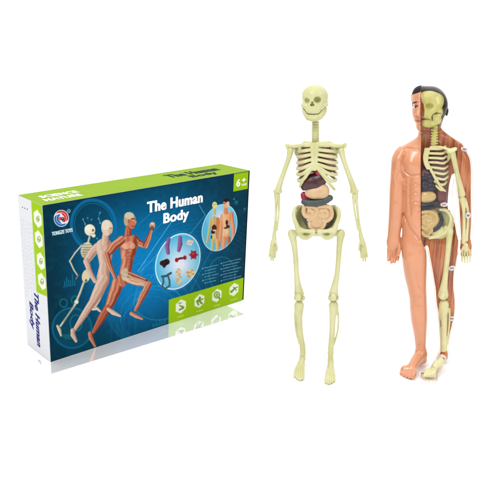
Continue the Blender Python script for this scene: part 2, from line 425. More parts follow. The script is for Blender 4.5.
A.poly([(162, 276.5), (166, 276), (170.8, 273)], 1.1, (66, 92, 104)); A.poly([(163, 277), (163.5, 282), (162, 286), (165, 288.5), (169.5, 286), (169.5, 281), (168, 276)], .9, (74, 100, 112))
for k in range(13):
    A.ell(178.6 + 1.7 * math.sin(k * 2.3), 269.5 + k * 1.25, 1.5, 1.2, (232, 204, 160) if k % 2 else (214, 178, 128))
for k in range(16):
    t_ = k * 2.4; r_ = (k / 16) ** .5
    A.ell(190.5 + 4.2 * r_ * math.cos(t_), 273 + 3.8 * r_ * math.sin(t_) + (0 if k % 3 else 1), 1.3, 1.1, (238, 212, 160) if k % 2 else (206, 166, 104))
# small figures in the second circle
FB, FS = (226, 214, 150), (180, 160, 100); SK, SD = (240, 190, 150), (206, 120, 78)
inc = A.aa(d2 - .0)
base = A.c.copy()
A.limb([(211, 220, 1.5), (209, 230, 1.2), (207, 242, 1.2)], FB, FS); A.limb([(218, 219, 1.6), (219.5, 232, 1.4), (219, 246, 1.4)], (232, 150, 90), (210, 120, 70))
A.limb([(214.5, 220, 3.6), (214.5, 230, 3.2), (214.5, 240, 2.6)], (222, 206, 140), (196, 130, 80), .2)
A.limb([(212.5, 240, 1.6), (212, 252, 1.4)], FB, FS); A.limb([(217, 240, 1.6), (217.5, 252, 1.4)], FB, (214, 140, 90))
A.ell(214.2, 228, 2.4, 3.4, (84, 42, 44)); A.ell(213, 232, 2, 2.2, (50, 40, 44)); A.ell(214.5, 230.4, 1.8, .9, (236, 206, 180)); A.ell(213.6, 236.5, 2.4, 3, (228, 196, 140)); A.ell(211.5, 237, .7, 2, (80, 70, 60))
A.limb([(222, 216, 1.8), (221, 228, 1.6), (220, 240, 1.4)], SK, SD); A.limb([(231, 214, 2.1), (233, 226, 1.6), (233.5, 238, 1.5)], SK, (210, 96, 70), .2)
A.limb([(226.5, 216, 4.6), (226.5, 226, 3.8), (226, 236, 4.0)], (246, 202, 164), (222, 150, 100), .08)
A.limb([(224, 238, 2.2), (223.5, 252, 1.8)], SK, SD); A.limb([(228.5, 238, 2), (229, 252, 1.6)], (222, 150, 100), (160, 80, 50), .2)
A.ell(226.8, 222.5, 1.3, 2.6, (74, 46, 50)); A.ell(227.8, 226.5, 1.8, 1.6, (70, 50, 60)); A.ell(225.6, 228, 1.8, .8, (60, 60, 70)); A.ell(226.5, 231.5, 1.8, 2.6, (228, 206, 150))
keep = A.c.copy(); A.c[...] = base; A.c[...] = base * (1 - inc[..., None]) + keep * inc[..., None]
A.limb([(214.3, 209, 1.2), (214.4, 214, 1.2)], FB, FS); A.ell(214.6, 205.2, 2.6, 3.5, (226, 220, 150)); A.ell(213.8, 204.6, .6, .6, (190, 180, 110)); A.ell(215.6, 204.4, .6, .6, (190, 180, 110))
A.limb([(225.6, 208, 1.6), (225.8, 212.5, 2.2)], (226, 160, 120), SD); A.ell(226, 204, 2.9, 4.2, (232, 176, 140)); A.ell(226.6, 200.4, 3.0, 1.9, (44, 34, 38), 1, -.1); A.ell(228, 204, 1.4, 2.8, (224, 206, 170), .9)
A.line((224, 203.4), (225.2, 203.2), .3, (50, 30, 30))
# tiny bullet copy under the circles (illegible in print)
rg = np.random.default_rng(8)
for ci, (bx, by, n_) in enumerate(((203, 268.4, 6), (221.5, 263.2, 7))):
    for r_ in range(n_):
        yy = by + r_ * (3.0 if ci == 0 else 2.9); xx = bx + 1.6; end = bx + (15 - (r_ % 3) * 1.5 if ci == 0 else 19 - (r_ % 3) * 2)
        if r_ % 2 == 0: A.ell(bx - .2, yy + .2, .55, .55, (200, 232, 240), .9)
        while xx < end:
            w_ = rg.uniform(.3, 1.3); sl = -.235
            A.line((xx, yy + (xx - bx) * sl), (xx + w_, yy + (xx + w_ - bx) * sl), .34, (176, 216, 226), rg.uniform(.5, .85)); xx += w_ + rg.uniform(.55, .9)
# green areas
def edge(fnv, sgn=1): return sgn * fnv / S * 135
ug, vg = unproj(front, 168.7, 299.7)
dg = np.maximum(edge(ug - A.U), edge(A.V - vg))
A.put(A.aa(dg), GREEN)
u6, v6 = unproj(front, 233.2, 191.6)
u7 = unproj(front, 248.2, 180)[0]
A.put(A.aa(np.maximum(np.maximum(edge(u6 - A.U), edge(v6 - A.V)), edge(A.U - u7))), GREEN)
A.put(A.aa(edge(u7 - A.U)) , (14, 30, 44))
A.put(A.aa(edge(A.V - (BH - .0012), -1)) * .6, (10, 50, 40))
# hexagon badges with little green pictures
def hexagon(art, fn, cu, cv, r, px=135):
    X, Y = np.abs(art.U - cu), np.abs(art.V - cv)
    d = np.maximum(X, X * .5 + Y * .866) - r
    return d / S * px
hexc = [(180.8, 306.4), (199.4, 300.9), (216.8, 295.5), (233.9, 289.6)]
for k, (hx, hy) in enumerate(hexc):
    cu, cv = unproj(front, hx, hy)
    X, Y = np.abs(A.U - cu), np.abs(A.V - cv)
    d = (np.maximum(X, X * .5 + Y * .866) - .0465 * S) / S * 135
    A.put(A.aa(d), (242, 248, 232))
    G2 = (120, 160, 40)
    if k == 0:
        A.line((hx - 2.2, hy - 3), (hx + .4, hy - 3.6), .5, G2); A.line((hx - 1, hy - 1), (hx + 1.8, hy + 1), .7, G2); A.line((hx - 1.4, hy + 3.4), (hx + 2.4, hy + 1.6), .8, G2); A.line((hx + 1.6, hy - .4), (hx + 3, hy + 1), .5, G2)
    elif k == 1:
        A.ell(hx + .4, hy - 3, 1.2, 1.3, G2); A.line((hx + .2, hy - 1.4), (hx - 2.4, hy + .6), 1.0, G2); A.line((hx, hy), (hx + 2.2, hy + 2.4), 1.0, G2); A.line((hx - 2, hy + 1.4), (hx - 1, hy + 3.8), .8, G2); A.line((hx + 1.6, hy - 1), (hx + 3.4, hy - 2.2), .6, G2)
    elif k == 2:
        A.ring(hx, hy - .6, 2.7, 3, .5, G2); A.line((hx - 1.6, hy - 1), (hx + 1.6, hy - 1.4), .35, G2); A.line((hx - 1.6, hy + .6), (hx + 1.6, hy + .2), .35, G2); A.line((hx, hy - 3), (hx, hy + 2), .35, G2); A.line((hx + 1.8, hy + 1.8), (hx + 3, hy + 3.4), .8, G2)
    else:
        A.line((hx - 2.6, hy + 2.4), (hx + 1, hy - 1.4), .8, G2); A.line((hx - .4, hy - 2.4), (hx + 2.4, hy + .6), .5, G2); A.line((hx + 1, hy - 1.4), (hx + 3.4, hy - 2.6), .5, G2); A.ell(hx - 2.6, hy + 2, 1.2, 1.2, G2)
    for j in range(7):
        xx = hx - 3.3 + j * .95
        A.line((xx + .2, hy + 9.9 - (j - 3) * .29), (xx + .6, hy + 9.8 - (j - 3) * .29), .32, (226, 240, 170), .9)
# round emblem
ex_, ey_ = 61.3, 218.3
A.ell(ex_, ey_, 7.6, 8.4, (244, 248, 250))
dE = A.elld(ex_, ey_, 6.9, 7.7); ang = np.arctan2(y - ey_, x - ex_); rad = np.hypot((x - ex_) / 6.9, (y - ey_) / 7.7)
sw = np.mod(ang + 2.2 * rad + 0.3, 2 * np.pi)
A.put(A.aa(dE) * A.aa(-(rad - .42) * 7) * (sw < 2.7), (206, 44, 42))
A.put(A.aa(dE) * A.aa(-(rad - .42) * 7) * ((sw > 3.2) & (sw < 5.9)), (30, 96, 172))
A.ring(ex_, ey_, 5.0, 5.6, .35, (240, 246, 250), .8)
A.ell(ex_, ey_, 3.0, 3.3, (236, 240, 244)); A.ell(ex_ - 1.4, ey_ + .2, 1.5, 1.9, (228, 84, 80)); A.ell(ex_ + 1.2, ey_ + .6, 1.6, 1.9, (16, 36, 84)); A.ell(ex_ + 1.0, ey_ + .2, .5, .6, (236, 240, 244))
A.ring(68.8, 211, 1.5, 1.6, .35, (170, 206, 220), .9); A.ell(68.8, 211, .7, .8, (170, 206, 220), .7)
front_o = A.emit('front_panel', m_print, box)

# side panel
B = Art(side, BD, BH, S / 420)
B.c[...] = (228, 229, 233)
us = unproj(side, 31.4, 203)[0]
vb1 = unproj(side, 46.8, 296.5)[1]
B.put(B.aa((us - B.U) / S * 80, .3) * B.aa((vb1 - B.V + (B.U - BD) * .1) / S * 140), GREEN)
B.put((B.noise(3, 9) - .5) * .08, (200, 202, 210))
hexs = [(37.8, 218.8), (38.9, 239.2), (40.8, 261.2), (42.0, 281.5)]
for k, (hx, hy) in enumerate(hexs):
    cu, cv = unproj(side, hx, hy)
    X, Y = np.abs(B.U - cu), np.abs(B.V - cv)
    d = (np.maximum(X, X * .5 + Y * .866) - .048 * S) / S * 90
    B.put(B.aa(d), (240, 246, 226))
    B.ring(hx + .2, hy, 1.2 + .2 * (k % 2), 2.8, .35, (120, 156, 60), .9); B.line((hx - .7, hy - 1 + k * .4), (hx + 1, hy + 1.4), .4, (90, 120, 60), .9)
for k in range(3): B.ell(22.5 + k * 2.4, 207.2 + k * 1.0, .45, .55, (60, 60, 90), .9)
rg = np.random.default_rng(4)
for k in range(6):
    fu = .1 + k * .085
    v_ = .86
    while v_ > .34 + .03 * (k % 3):
        l_ = rg.uniform(.006, .02)
        p = side(np.array([fu * BD, fu * BD]), np.array([v_ * BH, (v_ - l_) * BH])); qx, qy = project(p)
        B.line((qx[0], qy[0]), (qx[1], qy[1]), .18, (150, 152, 164), .38); v_ -= l_ + rg.uniform(.008, .016)
B.emit('side_panel', m_print, box)

# top panel
m_green = mat('green_card', GREEN, rough=0.5, var=0.02, scale=60, spec=.05, gain=.54)
e = .0002
def quad(fn, u0, u1, v0, v1, h):
    return [fn(u0, v0, h), fn(u1, v0, h), fn(u1, v1, h), fn(u0, v1, h)]
link_mesh('top_panel', quad(top, e, BW - e, e, BD - e, .00012), [(0, 1, 2, 3)], m_green, box, smooth=False)

# lettering
def lettering(name, rows, fn, m, bold=0.02, h=0.0003, parent=None, shear=0.0, copies=((0, 0),)):
    """rows: list of (text, u0, u1, v0, v1, quarter turns)"""
    Vs, Fs = [], []
    for txt, u0, u1, v0, v1, turn in rows:
        c = bpy.data.curves.new('lettering_curve', 'FONT'); c.body = txt; c.size = 1; c.offset = bold; c.resolution_u = 5; c.shear = shear
        c.space_character = 1.06
        ob = bpy.data.objects.new('tmp', c); scene.collection.objects.link(ob)
        dg_ = bpy.context.evaluated_depsgraph_get(); dg_.update()
        me = ob.evaluated_get(dg_).to_mesh()
        vv = np.array([v.co[:2] for v in me.vertices]); ff = [tuple(p.vertices) for p in me.polygons]
        ob.evaluated_get(dg_).to_mesh_clear()
        bpy.data.objects.remove(ob); bpy.data.curves.remove(c)
        lo, hi = vv.min(0), vv.max(0); t = (vv - lo) / (hi - lo)
        if turn == 1: t = np.stack([t[:, 1], 1 - t[:, 0]], 1)     # reads downwards
        if turn == 2: t = 1 - t
        for ci, (du, dv) in enumerate(copies):
            P = fn(u0 + t[:, 0] * (u1 - u0) + du * S, v0 + t[:, 1] * (v1 - v0) + dv * S, h + ci * .00003)
            k = len(Vs); Vs += list(P); Fs += [tuple(i + k for i in f) for f in ff]
    return link_mesh(name, Vs, Fs, m, parent or box, smooth=False)

m_wl = mat('white_ink', (252, 253, 253), rough=.5, var=.005, gain=.9)
m_nl = mat('navy_ink', (12, 30, 124), rough=.5, var=.02, spec=.05)
m_kl = mat('dark_green_ink', (10, 54, 44), rough=.5, var=.02, spec=.05)
m_pl = mat('pale_ink', (196, 222, 234), rough=.5, var=.02)
def rect(fn, pts):     # bounding rectangle on the panel of some photo points
    q = np.array([unproj(fn, *p) for p in pts]); lo, hi = q.min(0), q.max(0)
    return lo[0], hi[0], lo[1], hi[1]
def mid_row(fn, xa, ya_top, ya_bot, xb, yb_top, yb_bot):
    a0 = unproj(fn, xa, ya_top); a1 = unproj(fn, xa, ya_bot); b0 = unproj(fn, xb, yb_top); b1 = unproj(fn, xb, yb_bot)
    return (a0[0] + a1[0]) / 2, (b0[0] + b1[0]) / 2, (a1[1] + b1[1]) / 2, (a0[1] + b0[1]) / 2
r1 = mid_row(front, 147.2, 200.5, 212.5, 202.3, 193.5, 203.0)
r2 = mid_row(front, 163.5, 213.2, 225.3, 188.5, 209, 222.5)
lettering('title_lettering', [('The Human', *r1, 0), ('Body', *r2, 0)], front, m_wl, bold=.02, h=.0003, copies=((-.003, 0), (0, .002), (.003, 0)))
r6 = mid_row(front, 236.2, 179.5, 187.0, 240.2, 178.5, 186.0)
r7 = mid_row(front, 241.6, 178.4, 182.0, 245.8, 177.6, 181.2)
r8 = mid_row(front, 241.4, 183.9, 185.9, 246.4, 182.9, 184.9)
lettering('age_mark', [('6', *r6, 0), ('+', *r7, 0), ('AGES', *r8, 0)], front, m_wl, bold=.03)
rb = mid_row(front, 51.8, 231.5, 235.4, 72.4, 228.2, 232.2)
lettering('maker_lettering', [('TONGZE TOYS', *rb, 0)], front, m_pl, bold=.03, copies=((-.0015, 0), (.0015, 0)))
# top: "SCIENCE / NATURE" white, title dark
t1 = rect(top, [(41.8, 198.6), (76.8, 192.8)]); 
def toprow(xl, yl, xr, yr, hgt):
    a = unproj(top, xl, yl); b = unproj(top, xr, yr); v = (a[1] + b[1]) / 2
    return a[0], b[0], v, v + hgt * BD
w1 = toprow(42.5, 198.4, 79.5, 192.4, .19); w2 = toprow(47.0, 201.6, 83.5, 195.6, .19)
lettering('top_science_lettering', [('SCIENCE', *w1, 0), ('NATURE', *w2, 0)], top, m_wl, bold=.02, copies=((-.0015, 0), (.0015, 0)))
w3 = toprow(171.5, 178.0, 220.5, 170.0, .30); w4 = toprow(195, 178.0, 220.5, 173.9, .26)
lettering('top_title_lettering', [('The Human', *w3, 0), ('Body', *w4, 0)], top, m_kl, bold=.02, copies=((-.004, 0), (0, 0), (.004, 0)))
s1 = rect(side, [(34.8, 293.5), (41.5, 346.5)]); s2 = rect(side, [(29.0, 302.5), (34.6, 328.5)])
ua, ub = unproj(side, 34.6, 300)[0], unproj(side, 38.9, 300)[0]
va, vb = unproj(side, 37, 293.8)[1], unproj(side, 41, 348)[1]
uc, ud = unproj(side, 28.6, 303)[0], unproj(side, 33.2, 303)[0]
vc, vd = unproj(side, 31, 302)[1], unproj(side, 33.5, 329.5)[1]
lettering('side_title_lettering', [('The Human', ua, ub, vb, va, 1), ('Body', uc, ud, vd, vc, 1)], side, m_nl, bold=.02, h=.0003, shear=.25, copies=((0, -.002), (0, .002)))

# ------------------------------------------------------------------ volume modelling
def smin(a, b, k):
    if k <= 0: return np.minimum(a, b)
    h = np.clip(.5 + .5 * (b - a) / k, 0, 1)
    return b + (a - b) * h - k * h * (1 - h)

class Vol:
    def __init__(s, lo, hi, h):
        s.h = h; s.lo = np.array(lo, float)
        s.ax = [np.arange(lo[i], hi[i] + h, h, dtype=np.float32) for i in range(3)]
        s.F = np.full([len(a) for a in s.ax], 30.0, np.float32)
    def win(s, lo, hi, m):
        sl = []
        for i in range(3):
            a = max(0, int((lo[i] - m - s.lo[i]) / s.h)); b = min(len(s.ax[i]), int((hi[i] + m - s.lo[i]) / s.h) + 2)
            if b <= a: return None, None
            sl.append(slice(a, b))
        g = [s.ax[0][sl[0]][:, None, None], s.ax[1][sl[1]][None, :, None], s.ax[2][sl[2]][None, None, :]]
        return tuple(sl), g
    def apply(s, prim, k=0.0, sub=False):
        fn, lo, hi = prim
        sl, g = s.win(lo, hi, k + 2 * s.h + .6)
        if sl is None: return s
        v = fn(*g)
        if sub: s.F[sl] = -smin(-s.F[sl], v, k)
        else: s.F[sl] = smin(s.F[sl], v, k)
        return s
    def add(s, prim, k=0.0): return s.apply(prim, k)
    def sub(s, prim, k=0.0): return s.apply(prim, k, True)
    def chain(s, pts, k=0.0, seg=6, fz=1.0, sub=False):
        P = catmull(pts, seg)
        lo = (P[:, :3] - P[:, 3:4] * max(1, fz)).min(0); hi = (P[:, :3] + P[:, 3:4] * max(1, fz)).max(0)
        sl, g = s.win(lo, hi, k + 2 * s.h + .6)
        if sl is None: return s
        W = np.full(s.F[sl].shape, 30.0, np.float32)
        o = [sl[i].start for i in range(3)]
        for a, b in zip(P[:-1], P[1:]):
            fn, l2, h2 = cone(a[:3], b[:3], a[3], b[3], fz)
            s2, g2 = s.win(l2, h2, k + 2 * s.h + .6)
            if s2 is None: continue
            s2 = tuple(slice(max(s2[i].start, sl[i].start), min(s2[i].stop, sl[i].stop)) for i in range(3))
            if any(q.stop <= q.start for q in s2): continue
            g2 = [s.ax[i][s2[i]].reshape([-1 if i == j else 1 for j in range(3)]) for i in range(3)]
            loc = tuple(slice(s2[i].start - o[i], s2[i].stop - o[i]) for i in range(3))
            W[loc] = np.minimum(W[loc], fn(*g2))
        if sub: s.F[sl] = -smin(-s.F[sl], W, k)
        else: s.F[sl] = smin(s.F[sl], W, k)
        return s
    def relief(s, pts, r, amp, front=True):
        """push the front surface in (amp > 0) or out (amp < 0) along a 2D path"""
        P = np.array(pts, float)
        if len(P) == 1: P = np.vstack([P, P + 1e-3])
        elif len(P) > 2: P = catmull(np.c_[P, np.zeros((len(P), 2))], 5)[:, :2]
        lo = P.min(0) - 3 * r; hi = P.max(0) + 3 * r
        sl, g = s.win((lo[0], lo[1], s.lo[2]), (hi[0], hi[1], s.ax[2][-1]), 0)
        if sl is None: return s
        X, Y = g[0][:, :, 0], g[1][:, :, 0]; D = np.full(np.broadcast(X, Y).shape, 1e3)
        for p, q in zip(P[:-1], P[1:]):
            dx, dy = q - p; L2 = dx * dx + dy * dy + 1e-9
            t = np.clip(((X - p[0]) * dx + (Y - p[1]) * dy) / L2, 0, 1)
            D = np.minimum(D, np.hypot(X - p[0] - t * dx, Y - p[1] - t * dy))
        w = (amp * np.exp(-(D / r) ** 2)).astype(np.float32)[:, :, None]
        if front: w = w * np.clip(g[2] / 2 + .5, 0, 1)
        s.F[sl] += w
        return s
    def copy(s):
        c = object.__new__(Vol); c.h = s.h; c.lo = s.lo; c.ax = s.ax; c.F = s.F.copy(); return c
    def mesh(s):
        F = s.F.copy()
        for i in range(3):
            q = [slice(None)] * 3
            for j in (0, -1):
                q[i] = j; F[tuple(q)] = np.maximum(F[tuple(q)], .01)
        return nets(F, s.lo, s.h)

def catmull(pts, seg):
    P = np.array(pts, float)
    if len(P) < 3 or seg == 1: return P
    Q = np.vstack([2 * P[0] - P[1], P, 2 * P[-1] - P[-2]]); out = []
    for i in range(1, len(Q) - 2):
        for t in np.linspace(0, 1, seg, endpoint=False):
            a, b, c, d = Q[i - 1:i + 3]
            out.append(.5 * (2 * b + (c - a) * t + (2 * a - 5 * b + 4 * c - d) * t * t + (3 * b - a - 3 * c + d) * t ** 3))
    out.append(P[-1]); R = np.array(out); R[:, 3] = np.maximum(R[:, 3], P[:, 3].min() * .8) if R.shape[1] > 3 else 0
    return R

def cone(a, b, ra, rb, fz=1.0):
    a = np.array(a, float); b = np.array(b, float)
    d = b - a; dz = d[2] / fz; L2 = d[0] ** 2 + d[1] ** 2 + dz ** 2 + 1e-9
    def fn(x, y, z):
        X = x - a[0]; Y = y - a[1]; Z = (z - a[2]) / fz
        t = np.clip((X * d[0] + Y * d[1] + Z * dz) / L2, 0, 1)
        return (np.sqrt((X - t * d[0]) ** 2 + (Y - t * d[1]) ** 2 + (Z - t * dz) ** 2) - (ra + (rb - ra) * t)).astype(np.float32)
    R = max(ra, rb); e = np.array([R, R, R * max(1, fz)])
    return fn, np.minimum(a, b) - e, np.maximum(a, b) + e

def ell(c, r, rot=0.0, roty=0.0):
    c = np.array(c, float); r = np.array(r, float); cs, sn = math.cos(rot), math.sin(rot); cy, sy = math.cos(roty), math.sin(roty)
    def fn(x, y, z):
        X = x - c[0]; Y = y - c[1]; Z = z - c[2]
        X, Z = X * cy + Z * sy, -X * sy + Z * cy
        X, Y = X * cs + Y * sn, -X * sn + Y * cs
        k0 = np.sqrt((X / r[0]) ** 2 + (Y / r[1]) ** 2 + (Z / r[2]) ** 2) + 1e-6
        k1 = np.sqrt((X / r[0] ** 2) ** 2 + (Y / r[1] ** 2) ** 2 + (Z / r[2] ** 2) ** 2) + 1e-6
        return (k0 * (k0 - 1) / k1).astype(np.float32)
    R = np.array(r)
    if rot: R[:2] = max(r[0], r[1])
    if roty: R[0] = R[2] = max(R[0], R[2])
    return fn, c - R, c + R

def loft(rows, pw=2.0, xskew=0.0):
    """rows: (y, x left, x right, depth front, depth back)"""
    R = np.array(rows, float)
    Q = catmull(R, 8); o_ = np.argsort(Q[:, 0]); Q = Q[o_]
    y0, y1 = R[:, 0].min(), R[:, 0].max()
    def fn(x, y, z):
        yy = np.clip(y, y0, y1)
        xl, xr, zf, zb = [np.interp(yy, Q[:, 0], Q[:, i]).astype(np.float32) for i in (1, 2, 3, 4)]
        cx = (xl + xr) / 2; a = (xr - xl) / 2; cz = (zf + zb) / 2; b = (zf - zb) / 2
        X = np.abs(x - cx - xskew * (z - cz)) / a; Z = np.abs(z - cz) / b
        k = (X ** pw + Z ** pw) ** (1 / pw) + 1e-6
        k1 = np.sqrt((X / a) ** 2 + (Z / b) ** 2) + 1e-6
        v = k * (k - 1) / k1
        out = np.maximum(y0 - y, y - y1)
        return np.maximum(v, out).astype(np.float32)
    return fn, (R[:, 1].min() - 3, y0, R[:, 4].min()), (R[:, 2].max() + 3, y1, R[:, 3].max())

def nets(F, lo, h):
    s = F < 0
    nx, ny, nz = F.shape
    cnt = np.zeros((nx - 1, ny - 1, nz - 1), np.int8)
    for i in (0, 1):
        for j in (0, 1):
            for k in (0, 1): cnt += s[i:nx - 1 + i, j:ny - 1 + j, k:nz - 1 + k]
    act = np.argwhere((cnt > 0) & (cnt < 8))
    if len(act) == 0: raise ValueError('empty volume')
    ids = np.full(cnt.shape, -1, np.int32); ids[act[:, 0], act[:, 1], act[:, 2]] = np.arange(len(act))
    acc = np.zeros((len(act), 3)); num = np.zeros(len(act))
    cor = [(i, j, k) for i in (0, 1) for j in (0, 1) for k in (0, 1)]
    val = {c: F[act[:, 0] + c[0], act[:, 1] + c[1], act[:, 2] + c[2]].astype(float) for c in cor}
    for a in cor:
        for axn in range(3):
            if a[axn]: continue
            b = list(a); b[axn] = 1; b = tuple(b)
            va, vb = val[a], val[b]; m = (va < 0) != (vb < 0)
            t = np.where(m, va / np.where(m, va - vb, 1), 0)
            p = np.tile(np.array(a, float), (len(act), 1)); p[:, axn] = t
            acc[m] += p[m]; num[m] += 1
    V = (act + acc / num[:, None]) * h + lo
    faces = []
    for axn in range(3):
        sh = [slice(None)] * 3; sh2 = [slice(None)] * 3
        sh[axn] = slice(0, -1); sh2[axn] = slice(1, None)
        d = s[tuple(sh)] != s[tuple(sh2)]
        E = np.argwhere(d)
        o1, o2 = [i for i in range(3) if i != axn]
        ok = (E[:, o1] > 0) & (E[:, o2] > 0) & (E[:, o1] < F.shape[o1] - 1) & (E[:, o2] < F.shape[o2] - 1)
        E = E[ok]
        ins = s[E[:, 0], E[:, 1], E[:, 2]]
        q = []
        for (p1, p2) in ((-1, -1), (0, -1), (0, 0), (-1, 0)):
            T = E.copy(); T[:, o1] += p1; T[:, o2] += p2; q.append(ids[T[:, 0], T[:, 1], T[:, 2]])
        q = np.stack(q, 1)
        flip = ~ins if axn != 1 else ins
        q = np.where(flip[:, None], q, q[:, ::-1])
        faces.append(q[(q >= 0).all(1)])
    return V, np.concatenate(faces)

class Fig:
    def __init__(s, x0, yf):
        s.O = floor_pt(x0, yf); s.yf = yf
        h = s.O * [1, 1, 0]; s.n = -h / np.linalg.norm(h); s.nd = s.O @ s.n
        ys = np.linspace(80, 385, 30); ks = []
        for yy in ys:
            P = s.map(np.array([[x0, yy, 0.]])); P2 = s.map(np.array([[x0, yy, 4.]])); ks.append((project(P2)[1][0] - project(P)[1][0]) / 4)
        s.ky, s.kk = ys, np.array(ks)
    def map(s, Q):
        """figure coordinates (photo pixel x, y on the figure's upright plane, depth towards the viewer) to the world"""
        x_, y_, d = Q[:, 0], Q[:, 1], Q[:, 2]
        r = ray(x_, y_); C = np.array([0, 0, CAM_H])
        t = (s.nd - C @ s.n) / (r @ s.n)
        P = C + r * t[:, None]
        ro = ray(np.full_like(y_, 0) + x_.mean(), y_); to = (s.nd - C @ s.n) / (ro @ s.n)
        sc = to * (cp * cp + sp * sp) / F_PX
        return P + s.n[None] * (d * sc)[:, None]
    def yfl(s, x):
        ys = np.linspace(s.yf - 30, s.yf + 30, 241); r = ray(np.full(241, float(x)), ys); t = s.nd / (r @ s.n) if False else (s.nd - np.array([0, 0, CAM_H]) @ s.n) / (r @ s.n)
        return float(np.interp(0, -(CAM_H + r[:, 2] * t), ys))
    def k(s, y): return np.interp(y, s.ky, s.kk)
    def c(s, x, y, d): return (x, y - d * s.k(y), d)
    def cr(s, pts): return [(x, y - d * s.k(y), d, r) for x, y, d, r in pts]
    def emit(s, name, vol, m, parent, keep=None):
        V, Fq = vol.mesh()
        if keep is not None:
            kf = keep(V[Fq].mean(1)); Fq = Fq[kf]
            u_, inv = np.unique(Fq, return_inverse=True); V = V[u_]; Fq = inv.reshape(Fq.shape)
        P = s.map(V)
        P[:, 2] = np.maximum(P[:, 2], 0.00005)
        return link_mesh(name, P, Fq.astype(np.int32), m, parent)

# ------------------------------------------------------------------ materials of the figures
m_bone = mat('pale_glow_plastic', (216, 214, 148), rough=.38, var=.03, scale=55, bump=.12, srgb2=(230, 228, 174))
m_lung = mat('mauve_plastic', (190, 120, 128), rough=.4, srgb2=(168, 98, 112), scale=200)
m_liver = mat('liver_plastic', (86, 44, 44), rough=.35, srgb2=(66, 32, 36), scale=250)
m_heart = mat('heart_plastic', (176, 30, 70), rough=.35)
m_pinkish = mat('pink_plastic', (190, 110, 140), rough=.35)
m_tan = mat('tan_plastic', (232, 196, 150), rough=.4, srgb2=(224, 184, 136), scale=200)
m_slate = mat('slate_plastic', (74, 88, 88), rough=.45, srgb2=(60, 70, 74), scale=300, bump=.2)
m_black = mat('black_plastic', (24, 22, 24), rough=.3)

# ------------------------------------------------------------------ skeleton
SKF = Fig(316, 367)
sk = empty('skeleton_model', tuple(SKF.O), 'pale yellow toy skeleton with coloured organs, standing between the box and the man', 'skeleton model')
c = SKF.c

# skull and jaw are cut from one head along the mouth line
v = Vol((298, 82, -20), (332, 124, 18), .3)
v.add(ell((315.2, 97.6, -3), (13.1, 12.8, 15)))
v.add(ell((314.5, 95, 2), (11.8, 9.5, 10)), 3)
v.add(ell((313.4, 106, 3), (10.4, 9, 9.5)), 3)
v.add(ell((303.4, 105.2, 2), (2.5, 2.4, 5)), 2); v.add(ell((325.6, 104.4, 1), (2.7, 2.6, 6)), 2)
v.add(ell((313.4, 110, 7.5), (6.6, 4, 4.6)), 2)
v.add(ell((313.8, 112, 2), (10.6, 6.2, 8.5)), 2); v.add(ell((313.8, 116.4, 5.2), (7.6, 4.6, 7.4)), 2)
v.chain([(303.6, 106.0, 0, 1.8), (305.0, 112.0, 3, 2.3), (308, 116.6, 7, 2.4)], 1.5); v.chain([(325.4, 105.6, -1, 1.8), (324.2, 111.6, 2, 2.4), (320.4, 116.4, 7, 2.4)], 1.5)
v.add(ell((308.4, 95.4, 8.2), (3.4, 1.3, 2.2), .1), 1.8); v.add(ell((318.0, 94.2, 9.0), (4.2, 1.4, 2.2), -.05), 1.8)
v.sub(ell((307.2, 99.8, 11.5), (3.0, 2.8, 6.0)), .8); v.sub(ell((317.9, 98.8, 11.8), (3.7, 3.3, 6)), .8)
v.sub(cone((312.8, 101.4, 15), (312.8, 101.4, 9.0), 1.0, .9), .9); v.sub(cone((312.85, 103, 15), (312.85, 103, 9.0), 1.2, 1.0), .9); v.sub(cone((311.9, 104.0, 15), (311.9, 104.0, 9.0), 1.45, 1.0), .8); v.sub(cone((313.8, 103.9, 15), (313.8, 103.9, 9.0), 1.45, 1.0), .8)
v.relief([(307, 103.6), (309.5, 106.8)], 1.2, .5); v.relief([(319.6, 103), (317.4, 106.6)], 1.2, .5); v.relief([(304.4, 104)], 2, -.5); v.relief([(323.4, 103.4)], 2.2, -.5)
for xx in np.arange(308.3, 319.4, 1.4): v.relief([(xx, 110.4), (xx, 115.6)], .26, .4)
G = [a_.reshape([-1 if i == j else 1 for j in range(3)]) for i, a_ in enumerate(v.ax)]
ML_ = np.interp(np.abs(G[0] - 313.6), [0, 5.2, 6.8, 9.6, 12.5, 20], [112.9, 112.6, 111.2, 107.6, 106.9, 106.9])
ML_ = np.where(G[2] < -5, ML_ + (-5 - G[2]) * 2.0, ML_)
hd = v
v = hd.copy(); v.F = np.maximum(hd.F, G[1] - (ML_ - .25)).astype(np.float32); SKF.emit('skull', v, m_bone, sk)
v = hd.copy(); v.F = np.maximum(np.maximum(hd.F, (ML_ + .75) - G[1]), -5 - G[2]).astype(np.float32); SKF.emit('jaw', v, m_bone, sk)
v = hd.copy(); v.F = np.maximum(np.maximum(hd.F + 1.5, np.abs(G[1] - ML_) - 3), -7 - G[2]).astype(np.float32); SKF.emit('mouth_hollow', v, m_bone, sk)
# neck and spine
v = Vol((304, 118, -16), (326, 236, 6), .4)
v.chain([(315.2, 112, -4, 3.2), (315.4, 124, -3, 3.2), (315.3, 142, -1, 3.4), (315, 152, -7, 3.2), (315, 190, -9, 3.2), (315.5, 215, -9, 4)], 0)
for yy in np.arange(123, 143, 2.6): v.add(ell((315.4, yy, -2.2), (4.2, 1.0, 4.4)), .4)
for yy in np.arange(150, 214, 4.6): v.add(ell((315.3, yy, -8.6), (4.4, 1.5, 4.2)), .6)
v.add(ell((315.5, 220, -9), (9, 12, 3.5)), 2)
SKF.emit('spine', v, m_bone, sk)
